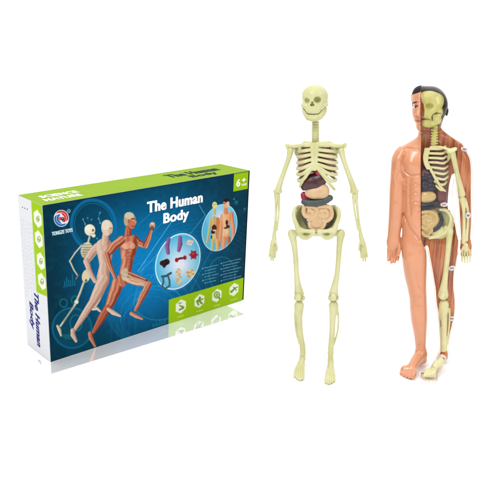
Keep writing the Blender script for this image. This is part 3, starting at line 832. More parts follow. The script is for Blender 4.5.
# rib cage
v = Vol((284, 138, -17), (350, 196, 14), .36)
v.add(loft([(141.5, 311.2, 318.6, 9.6, 6.4), (146, 310.4, 319.4, 9.8, 6.4), (156, 311.4, 318.2, 10, 6.6), (166, 311.6, 318, 10, 6.8), (169, 312.6, 316.6, 9.6, 7)], 3.0), .6)
v.relief([(314.8, 142), (314.8, 167)], .3, .5)
ribs = [(145.0, 145.8), (149.8, 151.4), (154.6, 157.0), (159.6, 162.8), (164.2, 168.4), (167.0, 174.0), (168.6, 179.8)]
for sgn, xe in ((-1, 297.2), (1, 337.0)):
    for i, (yi, yo) in enumerate(ribs):
        w = [4.0, 1.8, .7, .2, 0, .3, 1.2][i]
        xo = xe - sgn * w
        xi = 315 + sgn * 3.4; xm = xi + (xo - xi) * .5
        sag = [0, .3, .6, 1.2, 2.6, 5.0, 8.0][i]
        ym = yi + (yo - yi) * .45 + sag * .55
        z0 = 8.4
        v.chain([c(xi, yi, z0) + (1.65,), c(xi + (xo - xi) * .25, yi + (yo - yi) * .2 + sag * .3, z0 + .6) + (1.75,), c(xm, ym, z0) + (1.8,), c(xi + (xo - xi) * .82, yo + sag * .2 - .3, 4.6) + (1.75,), c(xo, yo, -.6) + (1.65,),
                 c(xi + (xo - xi) * .8, yo - 3, -8) + (1.4,), c(315 + sgn * 3.5, yi - 2, -10.5) + (1.4,)], .35, seg=5)
v.chain([c(318, 169, 8.4) + (1.3,), c(323, 175.5, 8.2) + (1.4,), c(328.5, 182.5, 6.6) + (1.5,), c(333, 187.6, 3) + (1.4,)], .4, seg=5)
v.chain([c(312, 169, 8.4) + (1.3,), c(307.5, 174.5, 8.2) + (1.4,), c(303, 181, 6.6) + (1.5,), c(300.4, 186.5, 3) + (1.3,)], .4, seg=5)
v.chain([c(331, 186, 5) + (1.2,), c(334.5, 189.4, 1) + (1.3,)], .4); 
# clavicles and shoulder blades
v.chain([c(311, 143.4, 8) + (2.0,), c(304, 144.4, 8) + (1.7,), c(296, 146.0, 5) + (1.8,), c(289, 146.4, 1) + (1.9,)], .8)
v.chain([c(319, 143.4, 8) + (2.0,), c(327, 144.0, 8) + (1.8,), c(335, 145.6, 5) + (1.9,), c(342, 146.0, 1) + (1.9,)], .8)
v.chain([(289.5, 145.8, 1, 1.9), (286.6, 144.6, 3, 1.3), (287.6, 147.6, 3, 1.2)], .6); v.chain([(342.5, 145.8, 1, 1.9), (345.8, 143.6, 3, 1.3), (345.0, 147, 3, 1.2)], .6)
v.add(ell((299, 152, -9.5), (5.5, 7, 1.8), .2), 1.2); v.add(ell((333, 152, -9.5), (5.5, 7, 1.8), -.2), 1.2)
v.chain([(293, 148, -4, 1.8), (296, 150, -9, 1.8)], .6); v.chain([(338.5, 148, -4, 1.8), (336, 150, -9, 1.8)], .6)
SKF.emit('rib_cage', v, m_bone, sk)

def bone_part(name, chains, box_, k=.6, h=.4, fig=None, m=None, parent=None, post=None, raw=False):
    fig = fig or SKF
    v = Vol(box_[0], box_[1], h)
    for ch in chains:
        fz = 1.0
        if isinstance(ch, tuple): ch, fz = ch
        v.chain(ch if raw else fig.cr(ch), k, seg=5, fz=fz)
    if post: post(v)
    return fig.emit(name, v, m or m_bone, parent or sk)

# arms
bone_part('upper_arm', [[(290.6, 150.5, 2, 3.4), (289.2, 157, 1.5, 2.6), (285.4, 168, 1, 2.3), (280.8, 181, 1, 2.6), (278.2, 190, 1, 3.2)], [(280.4, 191.6, 1, 2.0), (275.6, 191.2, 1, 2.2)]], ((270, 145, -8), (298, 198, 10)))
bone_part('upper_arm', [[(341.2, 150.5, 2, 3.4), (342.8, 157, 1.5, 2.6), (346.4, 168, 1, 2.3), (351.2, 181, 1, 2.6), (354.0, 190, 1, 3.2)], [(351.8, 191.6, 1, 2.0), (356.6, 191.2, 1, 2.2)]], ((334, 145, -8), (362, 198, 10)))
bone_part('forearm', [[(276.6, 194.4, 0, 2.6), (276.2, 199, 0, 1.7), (275.8, 215, 0, 1.15), (274.6, 230, 0, 1.5), (274.2, 236.4, 0, 2.2)], [(278.6, 195.4, 1, 1.7), (279.0, 206, 1, 1.1), (278.4, 218, 1, 1.0), (276.6, 230, 1, 1.4)]], ((268, 190, -8), (286, 240, 8)))
bone_part('forearm', [[(355.6, 194.4, 0, 2.6), (356.4, 199, 0, 1.7), (358.0, 215, 0, 1.15), (360.0, 230, 0, 1.5), (361.0, 236.4, 0, 2.2)], [(353.4, 195.4, 1, 1.7), (354.0, 206, 1, 1.1), (355.8, 218, 1, 1.0), (358.6, 230, 1, 1.4)]], ((346, 190, -8), (368, 240, 8)))
bone_part('hand', [[(274.3, 239, 0, 2.4), (272.8, 244, 0, 2.6)], [(271.4, 244, 0, 1.1), (270.2, 251, .6, 1.0), (269.4, 256.6, 2, .9)], [(272.8, 245, 0, 1.1), (271.8, 253, .6, 1.05), (271.2, 260.2, 2, .85)], [(274.0, 245, 0, 1.1), (273.6, 253, .6, 1.05), (273.4, 260.4, 2, .85)], [(275.2, 244.6, 0, 1.1), (275.4, 251.6, .6, 1.0), (275.4, 257.4, 2, .85)], [(275.4, 241, 1.5, 1.2), (277.2, 246, 3, 1.0), (277.4, 250.4, 4, .85)]], ((265, 234, -5), (281, 264, 9)), .35, .3)
bone_part('hand', [[(361.6, 239, 0, 2.4), (363.0, 244, 0, 2.6)], [(364.6, 244, 0, 1.1), (366.2, 251, .6, 1.0), (367.2, 256.6, 2, .9)], [(363.4, 245, 0, 1.1), (364.8, 253, .6, 1.05), (365.6, 261.2, 2, .85)], [(362.2, 245, 0, 1.1), (362.9, 253, .6, 1.05), (363.3, 261.0, 2, .85)], [(361.2, 244.6, 0, 1.1), (361.0, 251.6, .6, 1.0), (361.2, 257.8, 2, .85)], [(360.8, 241, 1.5, 1.2), (359.4, 246, 3, 1.0), (359.2, 250.4, 4, .85)]], ((355, 234, -5), (371, 264, 9)), .35, .3)
# legs
bone_part('thigh_bone', [[(298.8, 233.4, 0, 2.6), (294.6, 233.4, 1, 3.2), (291.6, 232.6, 1, 3.5)], [(292.2, 234.6, 1, 4.0), (294.2, 244, 1, 3.0), (295.8, 258, 1, 2.6), (296.8, 275, 1, 2.6), (298.2, 287, 1, 3.6), (299.2, 294, 1, 4.9)], [(296.8, 298, 0, 3.0), (302.2, 298, 0, 3.0)]], ((284, 224, -9), (310, 306, 12)), 1.2,
          post=lambda v: (v.add(ell(SKF.c(298.6, 298.0, 5.6), (3.2, 3.4, 2.2)), .1), v.relief([(294.9, 295.2), (296.6, 291.8), (300.6, 291.8), (302.4, 295.2), (300.5, 298.8), (296.8, 298.8)], .5, 1.0)))
bone_part('thigh_bone', [[(333.8, 233.4, 0, 2.6), (338.0, 233.4, 1, 3.2), (341.2, 232.6, 1, 3.5)], [(341.0, 234.6, 1, 4.0), (339.6, 244, 1, 3.0), (338.6, 258, 1, 2.6), (337.0, 275, 1, 2.6), (334.6, 287, 1, 3.6), (333.6, 294, 1, 4.9)], [(336.2, 298, 0, 3.0), (330.8, 298, 0, 3.0)]], ((324, 224, -9), (350, 306, 12)), 1.2,
          post=lambda v: (v.add(ell(SKF.c(333.4, 298.0, 5.6), (3.2, 3.4, 2.2)), .1), v.relief([(329.7, 295.2), (331.4, 291.8), (335.4, 291.8), (337.2, 295.2), (335.3, 298.8), (331.6, 298.8)], .5, 1.0)))
bone_part('shin_bone', [[(299.2, 305.6, 0, 4.9), (299.0, 310.5, 0, 4.4), (299.2, 319, 0, 3.1), (300.4, 334, 0, 2.9), (302.4, 346, 0, 2.9), (302.8, 354, 0, 3.0)], [(295.6, 309, -1, 1.4), (294.9, 318, -1, 1.0), (296.2, 332, -1, .9), (299.2, 343, -1, .9)]], ((290, 299, -9), (310, 360, 9)), 1.0)
bone_part('shin_bone', [[(333.6, 305.6, 0, 4.9), (333.4, 310.5, 0, 4.4), (332.6, 319, 0, 3.1), (332.0, 334, 0, 2.9), (331.0, 346, 0, 2.9), (330.6, 354, 0, 3.0)], [(337.0, 309, -1, 1.4), (338.4, 316, -1, 1.0), (337.8, 330, -1, .9), (334.2, 344, -1, .9)]], ((324, 299, -9), (344, 360, 9)), 1.0)
def foot_chains(ax, tx, sgn):
    dyf = SKF.yfl(tx) - 367
    ch = [[(ax, 356.6, 0, 2.8), (ax, 361, -1, 3.2), (ax, 363.2, -6, 3.3)], [(ax, 360.4, 2, 3.1), ((ax + tx) / 2, 362.6, 9, 3.2)]]
    for i in range(5):
        o = (i - 2) * 2.05 * sgn
        L = [31, 33, 32, 30, 27][i]; r = [1.35, 1.1, 1.1, 1.05, 1.0][i]
        ch.append([((ax + tx) / 2 + o * .45, 361.8, 6, r + .3), (tx + o * .85, 363.6, 17, r + .1), (tx + o, 364.9, 24, r + .05), (tx + o * 1.02, 365.8, L, r)])
    return [[(p[0], p[1] + dyf * min(1, max(0, (p[1] - 355) / 6)), p[2], p[3]) for p in q_] for q_ in ch]
bone_part('foot', foot_chains(302.3, 300.4, -1), ((290, 352, -12), (314, 374, 38)), .5, .3, raw=True)
bone_part('foot', foot_chains(330.6, 330.8, 1), ((320, 352, -12), (344, 374, 38)), .5, .3, raw=True)
# pelvis
v = Vol((288, 200, -18), (346, 243, 16), .36)
v.add(ell((316.6, 219.5, -3), (22.6, 17.6, 11.5))); v.sub(ell((316.6, 216.5, 1.5), (20.2, 15.6, 12)), .8)
G = [a_.reshape([-1 if i == j else 1 for j in range(3)]) for i, a_ in enumerate(v.ax)]
v.F = np.maximum(v.F, G[2] - 5.0 + 0 * v.F); v.F = np.maximum(v.F, 206.5 + .035 * (np.abs(G[0] - 316.6) - 20) ** 2 - G[1] + 0 * v.F)
for sx in (-1, 1):
    X = lambda t: 316.6 + sx * t
    v.chain(SKF.cr([(X(9), 210, -10, 1.9), (X(16.5), 206.6, -5, 1.9), (X(21.6), 209.6, 2, 2.0), (X(22.2), 217, 5, 2.0), (X(19.4), 225, 6, 2.4), (X(17.4), 230.5, 5, 3.4)]), 1.4)
    v.chain(SKF.cr([(X(17), 230, 5, 3.2), (X(10), 231.0, 7, 1.8), (X(3), 231.4, 8.4, 2.4)]), 1.0)
    v.chain(SKF.cr([(X(17.5), 231, 3, 3.0), (X(14.5), 236.4, 3, 2.4), (X(9.5), 238.0, 4, 1.9), (X(4.5), 234.4, 7, 1.9), (X(2.5), 231.4, 8.4, 2.0)]), 1.0)
    v.add(ell(SKF.c(X(11), 233.6, 3.4), (6.5, 4, 1.8)), 1.2); v.sub(ell(SKF.c(X(10.6), 234.4, 6), (2.7, 1.5, 3.6)), .8)
SKF.emit('pelvis', v, m_bone, sk)

# organs
def organ(name, fig, box_, m, parent, build, h=.36):
    v = Vol(*box_, h); build(v); return fig.emit(name, v, m, parent)
def f(v):
    v.add(ell(c(306, 160, 0), (8.2, 15.5, 6.6), .06)); v.relief([(299, 158), (311, 165)], .5, .7)
organ('lung', SKF, ((294, 140, -12), (316, 182, 12)), m_lung, sk, f)
def f(v):
    v.add(ell(c(326.5, 160, 0), (8.2, 15.5, 6.6), -.06)); v.relief([(320, 165), (333, 158)], .5, .7)
o = organ('lung', SKF, ((317, 140, -12), (338, 182, 12)), m_lung, sk, f)
organ('heart', SKF, ((312, 150, -6), (332, 182, 12)), m_heart, sk, lambda v: (v.add(ell(c(319.5, 171.5, 3.6), (4.6, 5.4, 4))), v.add(ell(c(321, 164, 3.6), (4.0, 5.0, 3)), 1.5)))
organ('lung_tip', SKF, ((302, 164, 0), (318, 182, 14)), m_pinkish, sk, lambda v: (v.add(ell(c(309.2, 171.8, 5.8), (3.6, 2.9, 2.8), -.5)),))
def f(v):
    v.add(ell(c(313, 183.2, 1.5), (12.2, 9.8, 7.4), -.1)); v.add(ell(c(320.5, 179, 2), (7, 6.5, 6)), 2); v.add(ell(c(305.2, 185.5, 1), (4.6, 5.6, 6)), 1.5); v.sub(ell(c(313, 196.5, 4), (15, 7.6, 9), -.1), 1)
organ('liver', SKF, ((298, 168, -10), (330, 198, 14)), m_liver, sk, f)
organ('gall_bladder', SKF, ((299, 186, -8), (332, 206, 10)), m_heart, sk, lambda v: (v.chain(SKF.cr([(304.0, 195, 1, 3.4), (305.2, 198.4, 2, 3.2), (312, 200.2, 1, 2.6), (322, 199, 0, 2.2)]), .5),))
def f(v):
    v.add(ell(c(316.8, 192.6, 4.6), (11.8, 6.6, 5.4), -.06)); v.add(ell(c(323.2, 191.6, 4.6), (6.4, 7.6, 5.2), .1), 2.2)
organ('stomach', SKF, ((301, 180, -6), (334, 203, 15)), m_tan, sk, f)
def f(v):
    v.chain(SKF.cr([(304.6, 201.8, 4.6, 3.2), (309, 203.2, 6.6, 3.3), (316, 203.2, 7.6, 3.3), (324, 201.6, 6.8, 3.3), (330.0, 198.0, 4.4, 3.2)]), .5, seg=8)
    for xx in np.arange(304, 332, 2.6): v.relief([(xx, 200), (xx, 206)], .5, .3)
organ('colon_band', SKF, ((298, 192, -4), (337, 212, 15)), m_slate, sk, f)
organ('colon_band', SKF, ((300, 210, -4), (337, 234, 12)), m_slate, sk, lambda v: (v.chain(SKF.cr([(303.6, 212, 1, 2.4), (305.4, 219, 2, 2.6), (309, 224.4, 3.4, 2.6), (312, 226, 3.4, 2)]), .5), v.chain(SKF.cr([(333, 212, 0, 2), (330.5, 220, 1.2, 2.2), (326, 225.5, 2, 2)]), .5)))
def f(v):
    v.add(ell(c(317.6, 213, 2), (14, 8.6, 6.4))); v.add(ell(c(317.4, 221.5, 2.6), (9.4, 9, 5.4)), 3)
    T = [[(304.4, 208), (304.0, 213), (306.6, 217), (311.2, 216.6), (312.8, 213), (309.4, 210.8)], [(308.4, 207), (313.4, 207.4), (317.2, 210), (316.8, 214.6), (313.4, 218.6), (309, 220.2)],
         [(319.6, 207.2), (325, 206.8), (330, 208.2), (331.8, 213), (331.0, 218), (327, 221.2), (323.6, 221)], [(321.2, 211.6), (326.2, 211.4), (327.6, 215), (324.6, 217.6), (320, 216.6)],
         [(317.4, 218.8), (313.8, 222), (314.6, 225.8), (318.8, 226), (320.6, 222.8), (318, 221.6)], [(310, 223.6), (310.8, 227.2), (314.4, 230), (319, 230.2), (322.8, 227.6), (324.6, 224)]]
    for p in T:
        v.chain([c(a_, b_, 7.0 + .02 * (a_ - 317) * 0 - .006 * (a_ - 317.5) ** 2 - .008 * (b_ - 214) ** 2) + (2.25,) for a_, b_ in [(a0, b0 - .6) for a0, b0 in p]], .25, seg=5)
organ('intestines', SKF, ((299, 202, -8), (337, 236, 14)), m_tan, sk, f, .3)

# ------------------------------------------------------------------ man
MF = Fig(427, 367)
man = empty('anatomy_man_model', tuple(MF.O), 'glossy toy man, one half skin and the other half clear showing bones and organs', 'anatomy model')
c = MF.c
MID = 421.4
v = Vol((383, 83, -26), (477, 376, 40), .45)
# torso
v.add(loft([(133, 419, 442, 4, -7), (138, 417.4, 445.5, 4.5, -8), (143, 410.5, 451, 6, -9.5), (149, 401, 459, 8, -11), (156, 399, 463, 10.5, -12), (166, 400, 459, 12, -12.5), (176, 402.5, 455.5, 11.5, -12), (188, 404.5, 453, 10, -11), (203, 404.6, 452.6, 9, -10), (214, 403.6, 453.6, 9, -11), (226, 402.4, 456.5, 9, -13), (236, 401.8, 458, 8.5, -14), (240, 403, 457.5, 6, -11), (247, 409, 451, 1, -6)], 2.3))
v.add(cone((430, 150, -2), (430.6, 122, -3), 10.6, 10.8), 5)
v.chain([(436, 132, -4, 6), (447, 141, -4, 6.5), (457, 149, -3, 8)], 4); v.chain([(424, 140, -4, 5), (411, 148, -4, 5.5), (402, 153.5, -3, 6)], 4)
# legs
v.add(loft([(230, 407, 421, 4, -7), (238, 402, 425, 8.6, -12), (250, 401.3, 426.5, 10, -12), (262, 402.4, 427, 10, -11), (275, 404.3, 426.8, 9.6, -10), (288, 407.4, 426.6, 9, -9), (298, 409.4, 427, 9, -8), (304, 409.8, 427.2, 8.6, -8), (312, 410.2, 427.4, 7.6, -9.5), (322, 411.2, 427.4, 6.6, -10.5), (334, 413.6, 426.6, 5.4, -8.4), (346, 415.2, 426.0, 5, -6.2), (354, 415.0, 427, 5.2, -6.5), (362, 414.0, 427, 5, -8)], 2.1), 2.5)
v.add(loft([(230, 430, 452, 4, -7), (238, 425, 458.4, 8, -12), (250, 427.5, 458.6, 9, -12), (262, 429.6, 457, 9.4, -11), (275, 432, 455, 9.2, -9.6), (288, 434, 454.8, 8.8, -9), (298, 434.8, 456, 8.8, -8), (305, 435.6, 456.2, 8.4, -8), (315, 437.4, 455.4, 7.6, -9.6), (325, 438.8, 453.4, 6.6, -9.6), (336, 440.2, 450.8, 5.6, -7.6), (348, 439.4, 449, 5.2, -6.2), (355, 438.8, 449, 5.2, -6.5), (362, 438.4, 449, 5, -8)], 2.1), 2.5)
# arms
v.add(loft([(147, 399, 408, 3, -8), (151, 395, 411, 6, -10), (158, 392, 412, 7.5, -10.5), (167, 390.8, 409, 7.6, -9.5), (178, 390.2, 406.2, 7, -8.5), (190, 389.4, 404.6, 6.6, -7.5), (200, 389.2, 404.6, 6.2, -7), (212, 388.8, 403.6, 6, -7), (224, 388.2, 401.8, 5.4, -6), (234, 387.6, 400.4, 4.6, -4.8), (240, 387.4, 400.2, 4.2, -4), (244, 388.4, 399, 3, -3), (248, 391, 396, 1, -1)], 2.1), 2.2)
v.add(loft([(147, 457, 464, 3, -8), (151, 453, 467, 6, -10), (158, 452, 470.6, 7.5, -10.5), (167, 454, 472, 7.6, -9.5), (178, 455.4, 472.4, 7, -8.5), (190, 456.2, 472.2, 6.6, -7.5), (202, 457.6, 472.4, 6.4, -7), (214, 458.4, 472.6, 6, -7), (226, 459, 472.4, 5.4, -6), (236, 459.6, 471.8, 4.6, -5), (242, 459.8, 471.8, 4.2, -4.4), (247, 460.8, 471.2, 3, -3), (251, 464, 468, 1, -1)], 2.1), 2.2)
# hands
def hand(v, px_, y0, s_, m_):
    v.add(ell((px_, y0 + 4.2, 0), (6.5, 8.4, 3.6)), 3.5)
    for i in range(4):
        xx = px_ + s_ * (-4.6 + i * 3.05); L = [11.5, 14, 13.6, 11][i]; yy = y0 + 8.6
        v.chain([(xx * .5 + px_ * .5, yy - 4, 0, 1.9), (xx, yy, 0, 1.85), (xx + s_ * .1, yy + L * .45, 1.2, 1.75), (xx + s_ * .2, yy + L * .75, 3.2, 1.6), (xx + s_ * .2, yy + L * .88, 5.2, 1.35)], .35, seg=4)
    v.chain([(px_ + s_ * 4.4, y0 + 1.5, 1, 2.4), (px_ + s_ * 6.2, y0 + 6, 3, 2.1), (px_ + s_ * 6.0, y0 + 10.5, 5, 1.8), (px_ + s_ * 5.2, y0 + 13.4, 6, 1.5)], .7, seg=4)
hand(v, 393.4, 240, 1, 0); hand(v, 466.0, 245, -1, 0)
# feet (standing flat, toes forward)
def mfoot(v, ax, tx, sgn):
    dyf = MF.yfl(tx) - 367
    print('foot', tx, dyf)
    vc = v.chain
    class W_:
        def chain(s_, pts, k, seg=6, fz=1.0): vc([(p[0], p[1] + dyf * min(1, max(0, (p[1] - 352) / 8)), p[2], p[3]) for p in pts], k, seg, fz)
    v = W_()
    v.chain([(ax, 358, -4, 5.4), (ax, 361.2, -8, 5.2)], 2); v.chain([(ax, 355, 0, 5.6), (ax * .65 + tx * .35, 359.6, 9, 5.4), (ax * .35 + tx * .65, 362.0, 19, 4.8)], 3, fz=1.0)
    v.chain([(tx - 3.6, 363.0, 22, 3.6), (tx + 3.6, 363.0, 22, 3.6)], 2.5)
    for i in range(5):
        o = [-6.2, -2.5, .6, 3.5, 6.1][i] * sgn; r = [2.7, 1.95, 1.85, 1.75, 1.6][i]; L = [33, 33.5, 32, 30, 27.6][i]
        v.chain([(tx + o * .9, 363.4, 22, r + .5), (tx + o, 363.8, L - 4, r), (tx + o, 364.8, L, r)], .7, seg=4)
mfoot(v, 420.8, 410.0, -1); mfoot(v, 443.6, 430.2, -1)
# head: face turned a little to the left of the picture
v.add(ell((430.6, 105.3, -3), (17.6, 19.4, 17.0)), 3)
v.add(ell((423.4, 98.4, 1), (11.6, 12.6, 12)), 3)
v.add(ell((420.6, 93.6, 0), (7.6, 7.4, 9)), 2)
v.add(ell((424.4, 110, 4), (11.8, 18.0, 11.5)), 3)
v.add(ell((424.4, 123.6, 6.6), (7.8, 8.4, 7.6)), 3)
v.add(ell((434.5, 119, 0), (8.4, 9, 9)), 3)
v.add(ell((447.0, 112.4, -1.5), (1.7, 4.4, 3.0), .15), .8)
v.chain([(420.8, 104, 14.2, 1.2), (420.0, 109, 16.6, 1.7), (419.6, 112.4, 18, 2.0)], 1.6)
v.add(ell((417.6, 112.8, 15.0), (1.5, 1.2, 2)), .8)
v.relief([(413.6, 105.6), (418.2, 105.4)], 1.7, 1.1); v.relief([(412.8, 101.4), (418.6, 101.0)], 1.4, -.8)
v.relief([(415.4, 119.0), (421.5, 119.3)], .45, .9); v.relief([(416.4, 117.6), (421.5, 117.4)], .8, -.8); v.relief([(416.8, 120.8), (421.5, 121.0)], .9, -.9)
v.relief([(416.5, 123.8), (421.5, 124)], 1.1, .6); v.relief([(418.8, 127.2)], 2.4, -.7); v.relief([(414.0, 112)], 2.8, -.5)
# muscles
R = v.relief
dy = lambda y_: -10 * MF.k(y_)
def RR(pts, r, a_): v.relief([(px_, py_ + dy(py_)) for px_, py_ in pts], r, a_)
RR([(411, 164)], 7, -2.0); RR([(405, 172), (411, 175.5), (420.5, 175)], 1.2, 1.3); RR([(421, 152), (421, 176)], 1.0, 1.1)
RR([(406, 149), (419, 150.5)], 1.2, .8); RR([(404, 157), (401.8, 168), (405, 178)], 1.1, 1.1)
for yy in (184, 193, 202.5): RR([(410.5, yy + 1), (415, yy), (420.8, yy + 1)], 1.1, .75)
for yy in (180, 189, 198, 208): RR([(416, yy)], 3.4, -1.0)
RR([(420.8, 178), (420.8, 226)], .9, .9); RR([(410.5, 180), (409.8, 200), (411, 215)], 1.4, .7); RR([(419.8, 212.5)], 1.0, 1.3)
RR([(403.5, 216), (410, 228), (420, 241)], 1.2, 1.2); RR([(416, 222)], 5, -.6)
for yy in (183, 188, 193): RR([(405.5, yy), (409.5, yy + 3)], 1.1, .35)
RR([(397, 161)], 5.5, -1.4); RR([(405, 153), (403, 162), (405, 170)], 1.4, .9); RR([(394, 176), (399, 186)], 3.0, -1.0); RR([(399.5, 170), (397, 178), (399, 190)], 1.1, .7); RR([(393, 203), (398, 203)], 1.0, .5); RR([(394, 214)], 4.5, -.4)
RR([(409, 258), (414, 284)], 4.5, -1.1); RR([(418, 290)], 3.5, -.8); RR([(413, 312), (416, 330)], 3, -.7); RR([(420, 250), (417, 270), (421, 288)], 1.2, .6); RR([(415, 296), (421, 296)], 1.0, .5); RR([(418, 300)], 3.6, -.8); RR([(414.5, 306), (421, 307)], 1.0, .6)
RR([(418, 315), (419.5, 345)], 1.6, -.6); RR([(445.5, 300)], 3.6, -.7)

LEGX = ([236, 243, 251, 262, 275, 288, 300, 325, 345, 380], [421.4, 423.2, 426.2, 428.4, 429.6, 430.4, 431.2, 433.0, 434.0, 434.2])
v.chain([(425.9, 250.5, -10, .25), (427.5, 257, -10, .5), (429.3, 272, -10, 1.6), (430.4, 288, -10, 2.4)], .6, fz=30, sub=True)
body = v
GX = body.ax[0][:, None, None]; GY = body.ax[1][None, :, None]; GZ = body.ax[2][None, None, :]
# materials
m_skin = mat('skin_plastic', (238, 160, 116), rough=.3, var=.025, scale=60, coat=.4, bump=.03)
m_hair = mat('black_hair_paint', (12, 12, 18), rough=.5, spec=.2, var=.3, scale=300, bump=.5, bscale=900)
m_toe = None
XB = np.interp(GY, *LEGX) - np.clip((GY - 345) / 15, 0, 1) * .5 * np.clip(GZ, -4, 40)
XB = np.where(GY < 236, MID, XB)
def surf(vol, x, y):
    i = int((x - vol.lo[0]) / vol.h); j = int((y - vol.lo[1]) / vol.h); col = np.where(vol.F[i, j] < 0)[0]
    return float(vol.ax[2][col[-1]])
# skin half, with the painted hair above the hairline
HL = 94.6 - .35 * (GX - 412) + np.clip(-GZ + 3, 0, 30) * 3.0
HL = np.minimum(HL, 122)
hairm = np.maximum(GY - HL, 0 * GX)
sk_half = body.copy(); sk_half.F = np.maximum(body.F, GX - XB).astype(np.float32)
sk_half.F = np.where(GY - HL < -.5, np.maximum(sk_half.F, body.F + .5), sk_half.F).astype(np.float32)
skin = MF.emit('skin_shell', sk_half, m_skin, man)
hair = body.copy(); hair.F = np.maximum(np.maximum(body.F - .35, GY - HL), GX - MID).astype(np.float32)
for i in range(9):
    hair.relief([(411 + i * 1.3, 96), (413 + i * 1.4, 84)], .35, .35)
MF.emit('hair', hair, m_hair, man)
# eye, brow, lips
EX0 = 1.0
zs = surf(body, 416.9, 106.0)
v = Vol((408, 98, 0), (424, 125, 26), .2); v.add(ell((416.7, 106.2, zs - .9), (2.5, 1.4, 1.5), .05)); MF.emit('eye', v, mat('eye_white', (244, 240, 236), rough=.2, var=.01), man)
v = Vol((408, 98, 0), (424, 125, 26), .2); v.add(ell((416.5, 106.1, zs - .1), (1.15, 1.2, .95))); MF.emit('pupil', v, m_black, man)
v = Vol((408, 98, 0), (424, 125, 26), .2); v.chain([(413.8, 105.4, surf(body, 413.8, 105.4), .3), (416.6, 104.6, zs + .2, .45), (419.2, 105.6, surf(body, 419.2, 105.6), .25)], 0); MF.emit('eyelid', v, m_black, man)
v = Vol((408, 94, 0), (424, 125, 26), .2); v.chain([(413.0, 102.8, surf(body, 413.2, 102.6) - .2, .5), (416.0, 101.2, surf(body, 416.0, 101.0) + .1, .85), (419.8, 100.6, surf(body, 419.8, 100.4) + .1, .7)], 0); MF.emit('eyebrow', v, mat('brow_paint', (70, 36, 28), rough=.5), man)
m_lip = mat('lip_paint', (226, 122, 96), rough=.35)
v = Vol((408, 110, 0), (424, 128, 30), .2); v.chain([(416.0, 119.0, surf(body, 416.2, 119.0) - .2, .4), (418.6, 118.2, surf(body, 418.6, 118.2) - .3, .85), (421.0, 118.2, surf(body, 420.6, 118.2) - .3, .8)], .3); v.chain([(416.6, 120.0, surf(body, 416.8, 120.0) - .3, .4), (418.8, 120.6, surf(body, 418.8, 120.6) - .4, .9), (421.0, 120.8, surf(body, 420.6, 120.8) - .4, .95)], .3)
MF.emit('lips', v, m_lip, man)

# muscle back half
m_muscle = mat('muscle_plastic', (228, 142, 76), rough=.35, srgb2=(166, 70, 34), scale=170, bump=.35, bscale=500, coat=.2, streak=True)
core = body.copy()
zc = np.interp(GY, [120, 135, 150, 175, 205, 230, 245, 260, 400], [-6, -3, -3.5, -5, -5, -4, -1, 0, 0])
limb_ = np.interp(GX, [452, 457], [0, 1]) * (GY < 275)
zc = zc * (1 - limb_) + limb_ * .5
zc = zc + np.clip((GY - 350) / 6, 0, 1) * 40
zc = np.where(GY < 130, np.where(GX < 425.5, np.where((GY > 101) & (GY < 118), 8.5, 3.0), -2.0), zc)
inset = np.where((GY > 240) & (GX > 455) & (GY < 275), .9, np.where(GY > 345, 1.7, np.where(GY < 150, 1.1, 1.4)))
core.F = np.maximum(np.maximum(np.maximum(body.F + inset, XB - .4 - GX), GZ - zc - .7 * np.sin(GX * 1.3 + GY * .12) * np.sin(GY * .07)), np.where(GX < 425.5, 98.0, 119.0) - GY).astype(np.float32)
core.F = np.where(GY > 345, np.maximum(core.F, GZ - 23), core.F).astype(np.float32)
MF.emit('muscle_core', core, m_muscle, man)
# dark hair painted inside the clear half
hr = body.copy()
hr.F = np.maximum(np.maximum(body.F + .5, MID + .3 - GX), np.maximum(GZ - (-3.5 + np.clip(97 - GY, 0, 30) * 1.6 + np.clip(GX - 441, 0, 9) * .5), GY - 127 + np.clip(436 - GX, 0, 30) * .8)).astype(np.float32)
MF.emit('hair', hr, m_hair, man)

# clear front shell
mc = bpy.data.materials.new('clear_plastic'); mc.use_nodes = True
nt = mc.node_tree; nt.nodes.remove(nt.nodes['Principled BSDF'])
tr = nt.nodes.new('ShaderNodeBsdfTransparent'); tr.inputs[0].default_value = (1, .985, .955, 1)
gs = nt.nodes.new('ShaderNodeBsdfGlossy'); gs.inputs['Roughness'].default_value = .16
ds = nt.nodes.new('ShaderNodeBsdfDiffuse'); ds.inputs[0].default_value = (.76, .69, .60, 1)
lw = nt.nodes.new('ShaderNodeLayerWeight'); lw.inputs['Blend'].default_value = .5
fp = nt.nodes.new('ShaderNodeMath'); fp.operation = 'POWER'; fp.inputs[1].default_value = 4.0
fr = nt.nodes.new('ShaderNodeMath'); fr.operation = 'MULTIPLY_ADD'; fr.inputs[1].default_value = .5; fr.inputs[2].default_value = .03
nt.links.new(lw.outputs['Facing'], fp.inputs[0]); nt.links.new(fp.outputs[0], fr.inputs[0])
tp = nt.nodes.new('ShaderNodeMath'); tp.operation = 'POWER'; tp.inputs[1].default_value = 2.4; nt.links.new(lw.outputs['Facing'], tp.inputs[0])
tm = nt.nodes.new('ShaderNodeMix'); tm.data_type = 'RGBA'; tm.inputs[6].default_value = (1, .985, .955, 1); tm.inputs[7].default_value = (.60, .46, .34, 1)
nt.links.new(tp.outputs[0], tm.inputs[0]); nt.links.new(tm.outputs[2], tr.inputs[0])
m1 = nt.nodes.new('ShaderNodeMixShader'); m2 = nt.nodes.new('ShaderNodeMixShader')
pw_ = nt.nodes.new('ShaderNodeMath'); pw_.operation = 'POWER'; pw_.inputs[1].default_value = 3.6
ml_ = nt.nodes.new('ShaderNodeMath'); ml_.operation = 'MULTIPLY'; ml_.inputs[1].default_value = .45
